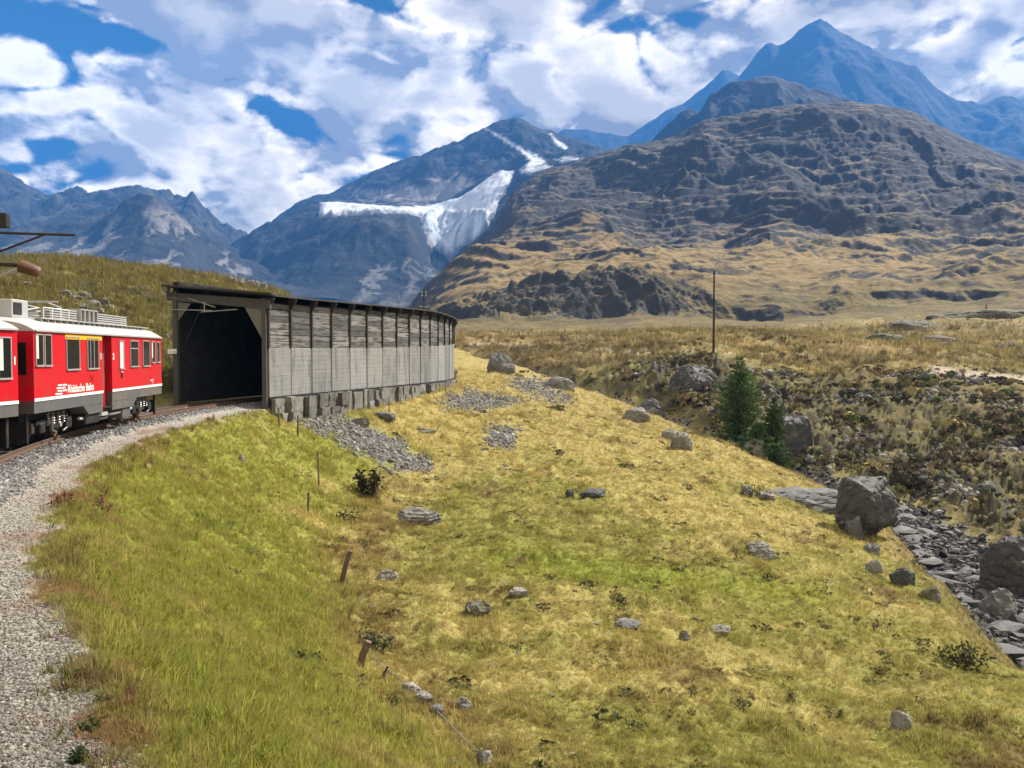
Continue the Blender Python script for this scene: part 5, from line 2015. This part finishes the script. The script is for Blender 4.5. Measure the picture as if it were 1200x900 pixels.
for k, (qx, qy, w_, h_, tn) in enumerate(((66, 352, 14, 8, 'm'), (74, 347, 18, 9, 'p'), (86, 354, 20, 9, 'm'), (92, 362, 16, 7, 'm'), (98, 350, 15, 9, 'p'), (104, 360, 22, 9, 'p'), (112, 368, 18, 8, 'p'), (118, 357, 16, 8, 'm'), (126, 364, 18, 8, 'p'))):
    rock(qx, qy, w_, h_, '%s rock, %s in the outcrop above the train roof' % (TONE[tn], ORD[k]), tn, group='rocks above the train')
for k, (qx, qy, w_, h_, tn) in enumerate(((268, 331, 14, 9, 'm'), (278, 334, 16, 8, 'p'), (287, 329, 14, 8, 'm'), (293, 337, 20, 8, 'p'), (300, 333, 12, 7, 'm'), (305, 339, 16, 8, 'p'))):
    rock(qx, qy, w_, h_, '%s rock, %s in the outcrop on the crest behind the gallery roof' % (TONE[tn], ORD6[k]), tn, group='rocks behind the gallery roof')
for (qx, qy, w_, h_, lb) in ((150, 342, 12, 5, 'low grey rock in the turf just right of the outcrop above the train'), (166, 340, 14, 5, 'low grey rock in the turf a little left of the gallery roof end'),
                             (194, 382, 8, 6, 'uppermost small rock between train front and gallery portal'), (194, 400, 8, 8, 'second small rock down between train front and portal'),
                             (198, 424, 7, 8, 'middle small rock between train front and portal'), (195, 447, 8, 9, 'second lowest small rock between train front and portal'),
                             (199, 458, 7, 6, 'lowest small rock between train front and portal'), (30, 334, 12, 5, 'small rock in the turf left of the outcrop above the train'), (52, 326, 10, 4, 'small rock highest on the hillside near the insulator')):
    rock(qx, qy, w_, h_, lb, 'm', group='rocks on the hillside', sub=2)

# small stones about the meadow
mlab = 'small pale stone half sunk in the meadow grass'
base = None
w = FOV * G['grass'] * (G['m']['bs'] < 0) * (RAD > 14) * (RAD < 85) * (D_ > 8) * smooth(fbm(G['X'] / 6, G['Y'] / 6, 3, 151), -.2, .4)
P, C, K = cells(w * (np.abs(AZ) < 34), 150)
bases = []
for k in range(6):
    me = bpy.data.meshes.new('stone')
    V, Fc = crag(900 + k, 1, .5, 13)
    me.from_pydata([(v[0], v[1], v[2] * .6) for v in V], [], Fc)
    me.polygons.foreach_set('use_smooth', [True] * len(me.polygons))
    me.set_sharp_from_angle(angle=R(30))
    me.materials.append((M_RMOSS, M_RMID, M_RPALE)[k % 3])
    bases.append(me)
for k, p in enumerate(P):
    o = link('stone', bases[k % 6])
    s = float(np.exp(RNG.normal(-2.4, .45))) * (1 + .006 * math.hypot(p[0], p[1]))
    o.scale = (s, s, s * .8)
    o.location = (p[0], p[1], p[2] - s * .3)
    o.rotation_euler = (0, 0, random.uniform(0, 6.28))
    tag(o, mlab, 'stone', 'loose stones on the meadow')

# flat stones filling the stream bed
slabs = []
for k in range(8):
    V, Fc = crag(700 + k, 1, .6, 13)
    V = [(v[0], v[1] * .8, v[2] * .30) for v in V]
    me = bpy.data.meshes.new('stream_stone')
    me.from_pydata(V, [], Fc)
    me.polygons.foreach_set('use_smooth', [True] * len(me.polygons))
    me.set_sharp_from_angle(angle=R(30))
    me.materials.append((M_RDARK, M_RMID, M_RDARK, M_RDARK, M_RMID, M_RDARK, M_RMID, M_RDARK)[k])
    slabs.append(me)
w = FOV * G['bed'] * (RAD > 25) * (RAD < 75)
P, C, K = cells(w * (np.abs(AZ) < 36), 290)
for k, p in enumerate(P):
    o = link('stream_stone', slabs[k % 8])
    s = float(np.clip(np.exp(RNG.normal(-1.0, .5)), .16, 1.2))
    o.scale = (s * random.uniform(.9, 1.4), s, s * random.uniform(.7, 1.2))
    o.location = (p[0], p[1], p[2] + s * .12)
    o.rotation_euler = (random.gauss(0, .14), random.gauss(0, .14), random.uniform(0, 6.28))
    tag(o, 'flat weathered stone among many in the dry stream bed', 'stone', 'flat stones in the stream bed')

# ---------------------------------------------------------------- trees and shrubs
M_NEEDLE = leaf_mat('conifer needles', 0.28, 0.7, False)
M_BARK = mat_plain('conifer bark', (0.07, 0.05, 0.035), 0.95, 0, 0.1, 0.4, 6.0, 0.02)


def tinted(name, V, Fc, C, mat, parent):
    me = bpy.data.meshes.new(name)
    me.from_pydata([tuple(v) for v in V], [], Fc)
    c = np.ones((len(V), 4), np.float32)
    c[:, :3] = C
    a = me.attributes.new('tint', 'FLOAT_COLOR', 'POINT')
    a.data.foreach_set('color', c.ravel())
    return link(name, me, mat, parent)


def conifer(px, py, hpx, D, wide, seed, label, dark=1.0):
    r = random.Random(seed)
    x, y = at(px, py, D)[:2]
    z = gz(x, y)
    Hh = z * 0 + (at(px, py - hpx, D)[2] - z)
    t = empty('conifer_tree', (x, y, z))
    tag(t, label, 'conifer')
    bm = B()
    pts = [(math.sin(k * .8) * .03 * k, math.cos(k * 1.1) * .03 * k, Hh * k / 9 - .3) for k in range(10)]
    tube(bm, pts, Hh * .030, 9, .012)
    fin('trunk', bm, M_BARK, t, 50)
    V, Fc, C = [], [], []
    bb_ = B()
    nw = int(26 * Hh / 8) + 10
    for k in range(nw):
        f = (k + r.uniform(-.3, .3)) / nw
        f = min(max(f, 0), 1)
        zc = Hh * (.06 + .94 * f)
        R0 = wide * (1 - f) ** .80 * (.80 + .20 * math.sin(f * 9 + seed)) + .10
        if f < .12:
            R0 *= .75
        nb = 8 if f < .8 else 5
        for b_ in range(nb):
            if r.random() < .10:
                continue
            a = 2 * math.pi * (b_ + r.uniform(-.35, .35)) / nb + k * 1.9
            Lb = R0 * r.uniform(.62, 1.15)
            up = r.uniform(-.10, .22) + .35 * f
            d = Vector((math.cos(a), math.sin(a), up))
            p0 = Vector((0, 0, zc))
            if f < .9:
                tube(bb_, [p0, p0 + d * Lb * .55, p0 + d * Lb * .95 + Vector((0, 0, .08 * Lb))], .018 * (1.3 - f), 4, .005)
            ns = max(5, int(Lb * 12))
            for s_ in range(ns):
                q = (s_ + r.random()) / ns
                c = p0 + d * Lb * (.12 + .9 * q) + Vector((r.gauss(0, .07), r.gauss(0, .07), .10 * q * q * Lb + r.gauss(0, .05)))
                g0 = np.array((.080, .135, .042)) * dark * r.uniform(.6, 1.6)
                if r.random() < .14:
                    g0 = np.array((.11, .13, .035)) * dark
                for m_ in range(4):
                    dv = (d * .8 + Vector((r.gauss(0, .75), r.gauss(0, .75), r.gauss(.15, .5)))).normalized()
                    wv = dv.cross(Vector((r.gauss(0, 1), r.gauss(0, 1), r.gauss(0, 1)))).normalized()
                    ln, wd = r.uniform(.16, .34), r.uniform(.025, .055)
                    i = len(V)
                    V += [c - wv * wd, c + wv * wd, c + dv * ln]
                    C += [g0, g0, g0 * 1.15]
                    Fc.append((i, i + 1, i + 2))
    tinted('crown', V, Fc, np.array(C), M_NEEDLE, t)
    fin('branches', bb_, M_BARK, t)['kind'] = 'stuff'
    return t


conifer(866, 521, 104, 78, 4.0, 3, 'tall dark green conifer standing alone on the ravine bank')
conifer(907, 512, 46, 74, 2.2, 8, 'slim small conifer right of the tall one beside the outcrop', .75)
conifer(888, 536, 40, 73, 2.6, 12, 'low bushy young conifer in front of the slim one', .9)

M_SHRUB = leaf_mat('shrub leaves', 0.2, 0.8, False)


def shrub(px, py, w_, h_, col, label, cat='shrub', name='shrub', seed=0, D=None, upright=False, n=None, group=None):
    r = random.Random(seed + int(px * 3 + py))
    x, y, z = ray_ground(px, py)
    if D:
        x, y = at(px, py, D)[:2]
        z = gz(x, y)
    W, Hh = w_ * y / F_PX, h_ * y / F_PX
    t = empty(name, (x, y, z))
    tag(t, label, cat, group)
    bm = B()
    V, Fc, C = [], [], []
    n = n or int(np.clip(w_ * h_ * .35, 60, 420))
    stems = max(5, int(w_ / 4))
    tips = []
    for k in range(stems):
        a = r.uniform(0, 6.28)
        rr = W * .5 * math.sqrt(r.random())
        tip = Vector((rr * math.cos(a), rr * math.sin(a) * .8, Hh * r.uniform(.55, 1.0) * (1 - .45 * (rr / (W * .5)) ** 2)))
        b0 = Vector((tip.x * (.75 if upright else .35), tip.y * (.75 if upright else .35), -.05))
        tube(bm, [b0, (b0 + tip) / 2 + Vector((r.gauss(0, .02), 0, .03)), tip], max(.006, Hh * .012), 4, .003)
        tips.append((b0, tip))
    for k in range(n):
        b0, tip = r.choice(tips)
        q = r.uniform(.25, 1.05)
        c = b0.lerp(tip, q) + Vector((r.gauss(0, W * (.05 if upright else .10)), r.gauss(0, W * .07), r.gauss(0, Hh * .08)))
        c.z = max(c.z, .02)
        s = max(.02, min(W, Hh) * r.uniform(.05, .12))
        nv = Vector((r.gauss(0, 1), r.gauss(0, 1), r.gauss(.6, 1))).normalized()
        tv = nv.cross(Vector((r.gauss(0, 1), r.gauss(0, 1), r.gauss(0, 1)))).normalized()
        bv = nv.cross(tv)
        i = len(V)
        V += [c - tv * s, c - bv * s * .5, c + tv * s, c + bv * s * .5]
        cc = np.array(col) * r.uniform(.6, 1.5)
        C += [cc] * 4
        Fc.append((i, i + 1, i + 2, i + 3))
    tinted('leaves', V, Fc, np.array(C), M_SHRUB, t)
    st = fin('stems', bm, M_BARK, t)
    st['kind'] = 'stuff'
    return t


DKG = (.045, .05, .022)
shrub(434, 580, 34, 40, (.05, .042, .026), 'dark twiggy shrub at the lower end of the scree chute')
shrub(408, 612, 34, 18, (.06, .055, .028), 'low dark shrub between two fence posts')
shrub(440, 762, 46, 26, (.085, .10, .05), 'grey green shrub growing round the leaning post')
shrub(462, 825, 24, 16, DKG, 'dark low shrub left of the row of pale rocks')
shrub(884, 580, 52, 14, (.04, .05, .022), 'dark low shrub on the ravine lip beside the pale stone')
shrub(900, 682, 17, 15, (.035, .04, .02), 'small dark green shrub right of the jagged rock', 'shrub')
shrub(927, 822, 26, 13, (.03, .03, .018), 'round dark cushion plant alone low on the meadow', 'plant', 'cushion_plant')
shrub(976, 843, 34, 13, (.03, .03, .018), 'wider dark cushion plant on the lower meadow slope', 'plant', 'cushion_plant')
shrub(983, 758, 22, 12, (.06, .07, .03), 'low leafy plant with upright tips in green grass', 'plant', 'leafy_plant')
shrub(758, 708, 16, 10, (.05, .055, .028), 'small dark plant above the cracked flat rock', 'plant', 'leafy_plant')
shrub(645, 853, 15, 10, (.07, .045, .03), 'small brown plant in the lower left meadow', 'plant', 'leafy_plant')
shrub(268, 620, 14, 11, (.05, .12, .03), 'bright green leafy plant on the railway bank', 'plant', 'leafy_plant')
shrub(104, 857, 30, 18, (.06, .08, .022), 'low green herb clump on the gravel beside the bank', 'plant', 'herb_clump')
shrub(92, 797, 26, 14, (.075, .085, .03), 'second green herb clump further along the gravel', 'plant', 'herb_clump')
shrub(95, 893, 34, 20, (.035, .055, .02), 'darkest green herb clump at the lower picture edge', 'plant', 'herb_clump')
shrub(118, 826, 24, 14, (.09, .10, .03), 'yellow green herb clump between two others on the gravel', 'plant', 'herb_clump')
shrub(80, 650, 24, 14, (.10, .10, .035), 'pale green herb clump on the gravel strip', 'plant', 'herb_clump')
shrub(1078, 440, 44, 13, (.05, .085, .028), 'bright green juniper bush by the footpath', 'bush', 'bush', D=104)
shrub(1105, 444, 50, 12, (.05, .08, .028), 'wider green juniper bush touching the end of the footpath', 'bush', 'bush', D=101)
shrub(1190, 442, 30, 9, (.045, .07, .028), 'low juniper bush right of the footpath', 'bush', 'bush', D=106)
shrub(1135, 790, 64, 30, (.05, .045, .022), 'dark reedy bush where the meadow meets the stream stones', 'bush', 'bush', D=24.5)
for k, (px, py, w_, h_, lab) in enumerate(((864, 658, 16, 18, 'dry brown weed stalks left of the jagged light rock'), (808, 640, 12, 12, 'dry weed stalks alone on the yellow meadow'), (1036, 742, 34, 26, 'dry weed stalks on the bank above the stream'),
                                           (964, 692, 26, 20, 'dry weed stalks near the edge of the ravine'), (118, 600, 26, 22, 'reddish dry weeds on the gravel strip'), (68, 594, 34, 26, 'widest clump of reddish weeds by the ballast'))):
    shrub(px, py, w_, h_, (.15, .10, .06) if k < 4 else (.16, .06, .045), lab, 'weeds', 'weed_stalks', upright=True, n=50 if k < 4 else 130)

# ---------------------------------------------------------------- posts, poles and wire


def pole(px, py, hpx, D, r0, r1, label, cat, name, lean=(0, 0), arms=(), mat=None):
    if D:
        x, y = at(px, py, D)[:2]
        z = gz(x, y)
    else:
        x, y, z = ray_ground(px, py)
    t = empty(name, (x, y, z))
    tag(t, label, cat)
    Hh = hpx * y / F_PX
    return t, Hh, y


M_ZINC = mat_plain('galvanised iron', (0.30, 0.30, 0.30), 0.5, 0.6, 0.4, 0.2)
for (px, py, hpx, D, label, nm) in ((836, 419, 101, 112, 'tall thin wooden telegraph pole standing on the plateau', 'telegraph_pole'), (497, 392, 52, 128, 'distant pole top showing above the gallery roof', 'telegraph_pole')):
    t, Hh, y = pole(px, py, hpx, D, 0, 0, label, 'pole', nm)
    if px == 836:
        Hh = at(px, 318, D)[2] - t.location.z
    else:
        Hh = at(px, 341, D)[2] - t.location.z
    bm = B()
    tube(bm, [(0, 0, -.3), (0.02, 0, Hh * .5), (0, 0, Hh)], .17, 10, .10)
    fin('shaft', bm, M_POLE, t, 40)
    for k, zz_ in enumerate((Hh - .35, Hh - .85)):
        for s_ in (-1, 1):
            bm = B()
            tube(bm, [(s_ * .08, 0, zz_), (s_ * .30, 0, zz_ + .02), (s_ * .30, 0, zz_ + .14)], .025, 6)
            hk = fin('insulator_hook', bm, M_ZINC, t)
            bm = B()
            bmesh.ops.create_cone(bm, cap_ends=True, segments=10, radius1=.075, radius2=.045, depth=.16, matrix=Matrix.Translation((s_ * .30, 0, zz_ + .2)))
            fin('insulator', bm, M_WHITE, hk)

FENCE = [(349, 512, 25, 0.02, 'grey fence post nearest to the stone footing of the gallery'), (374, 573, 45, -.03, 'tallest thin fence post standing straight on the railway bank'),
         (361, 602, 25, .03, 'short dark fence post below the tallest one'), (398, 685, 40, .33, 'thick fence post leaning right over the meadow'),
         (419, 781, 30, .45, 'fence post tilted into a grey green shrub'), (446, 799, 18, .5, 'broken stump of a fence post below the shrub'),
         (456, 487, 22, 0, 'thin post under the middle of the gallery wall'), (522, 461, 15, 0, 'thin post near the far end of the gallery wall'), (327, 500, 22, -.02, 'pale post at the near corner of the gallery footing'),
         (1156, 352, 12, 0, 'lone marker post on the slope above the plateau')]
for px, py, hpx, lean, lab in FENCE:
    t, Hh, y = pole(px, py, hpx, 280 if px == 1156 else None, 0, 0, lab, 'fence post', 'fence_post')
    bm = B()
    rr = .055 if hpx > 20 else .045
    if px in (398, 419):
        rr = .085
    if px in (374, 456, 522):
        rr = .04
    if px == 1156:
        rr = .25
    n_ = 9
    tube(bm, [(0, 0, -.25), (lean * Hh * .5, 0, Hh * .5), (lean * Hh, 0, Hh)], rr * 1.1, n_, rr * .9)
    fin('shaft', bm, M_POST, t, 40)
    if hpx > 20:
        bm = B()
        bx(bm, (lean * Hh * .8, -rr, Hh * .8), (.03, .03, .06))
        fin('staple', bm, M_ZINC, t)

pts = []
for px, py in ((424, 752), (447, 785), (470, 803), (490, 818), (520, 847), (545, 874), (562, 890)):
    x, y, z = ray_ground(px, py)
    pts.append((x, y, z + .10))
bm = B()
tube(bm, pts, .014, 6)
wr = fin('fence_wire', bm, M_ZINC)
tag(wr, 'old slack fence wire trailing from the tilted post past pale rocks', 'wire')

# ---------------------------------------------------------------- the mountain air
HAZE_DENSITY = 1.1e-4
hz = bmesh.new()
bmesh.ops.create_cube(hz, size=1.0)
hm = bpy.data.meshes.new('haze')
hz.to_mesh(hm)
hz.free()
hmat = bpy.data.materials.new('mountain air')
hmat.use_nodes = True
g = NT(hmat.node_tree)
g.n.clear()
ho = g.node('ShaderNodeOutputMaterial')
pv = g.node('ShaderNodeVolumePrincipled')
pv.inputs['Color'].default_value = (0.07, 0.33, 0.92, 1)
pv.inputs['Density'].default_value = HAZE_DENSITY
pv.inputs['Anisotropy'].default_value = 0.0
g.l.new(pv.outputs[0], ho.inputs['Volume'])
h = link('haze', hm, hmat, kind='stuff')
XA, YA0, YA1, ZA0, ZA1 = 4600.0, -420.0, 6900.0, -60.0, 2400.0
h.scale = (XA * 2, YA1 - YA0, ZA1 - ZA0)
h.location = (0, (YA0 + YA1) / 2, (ZA0 + ZA1) / 2)
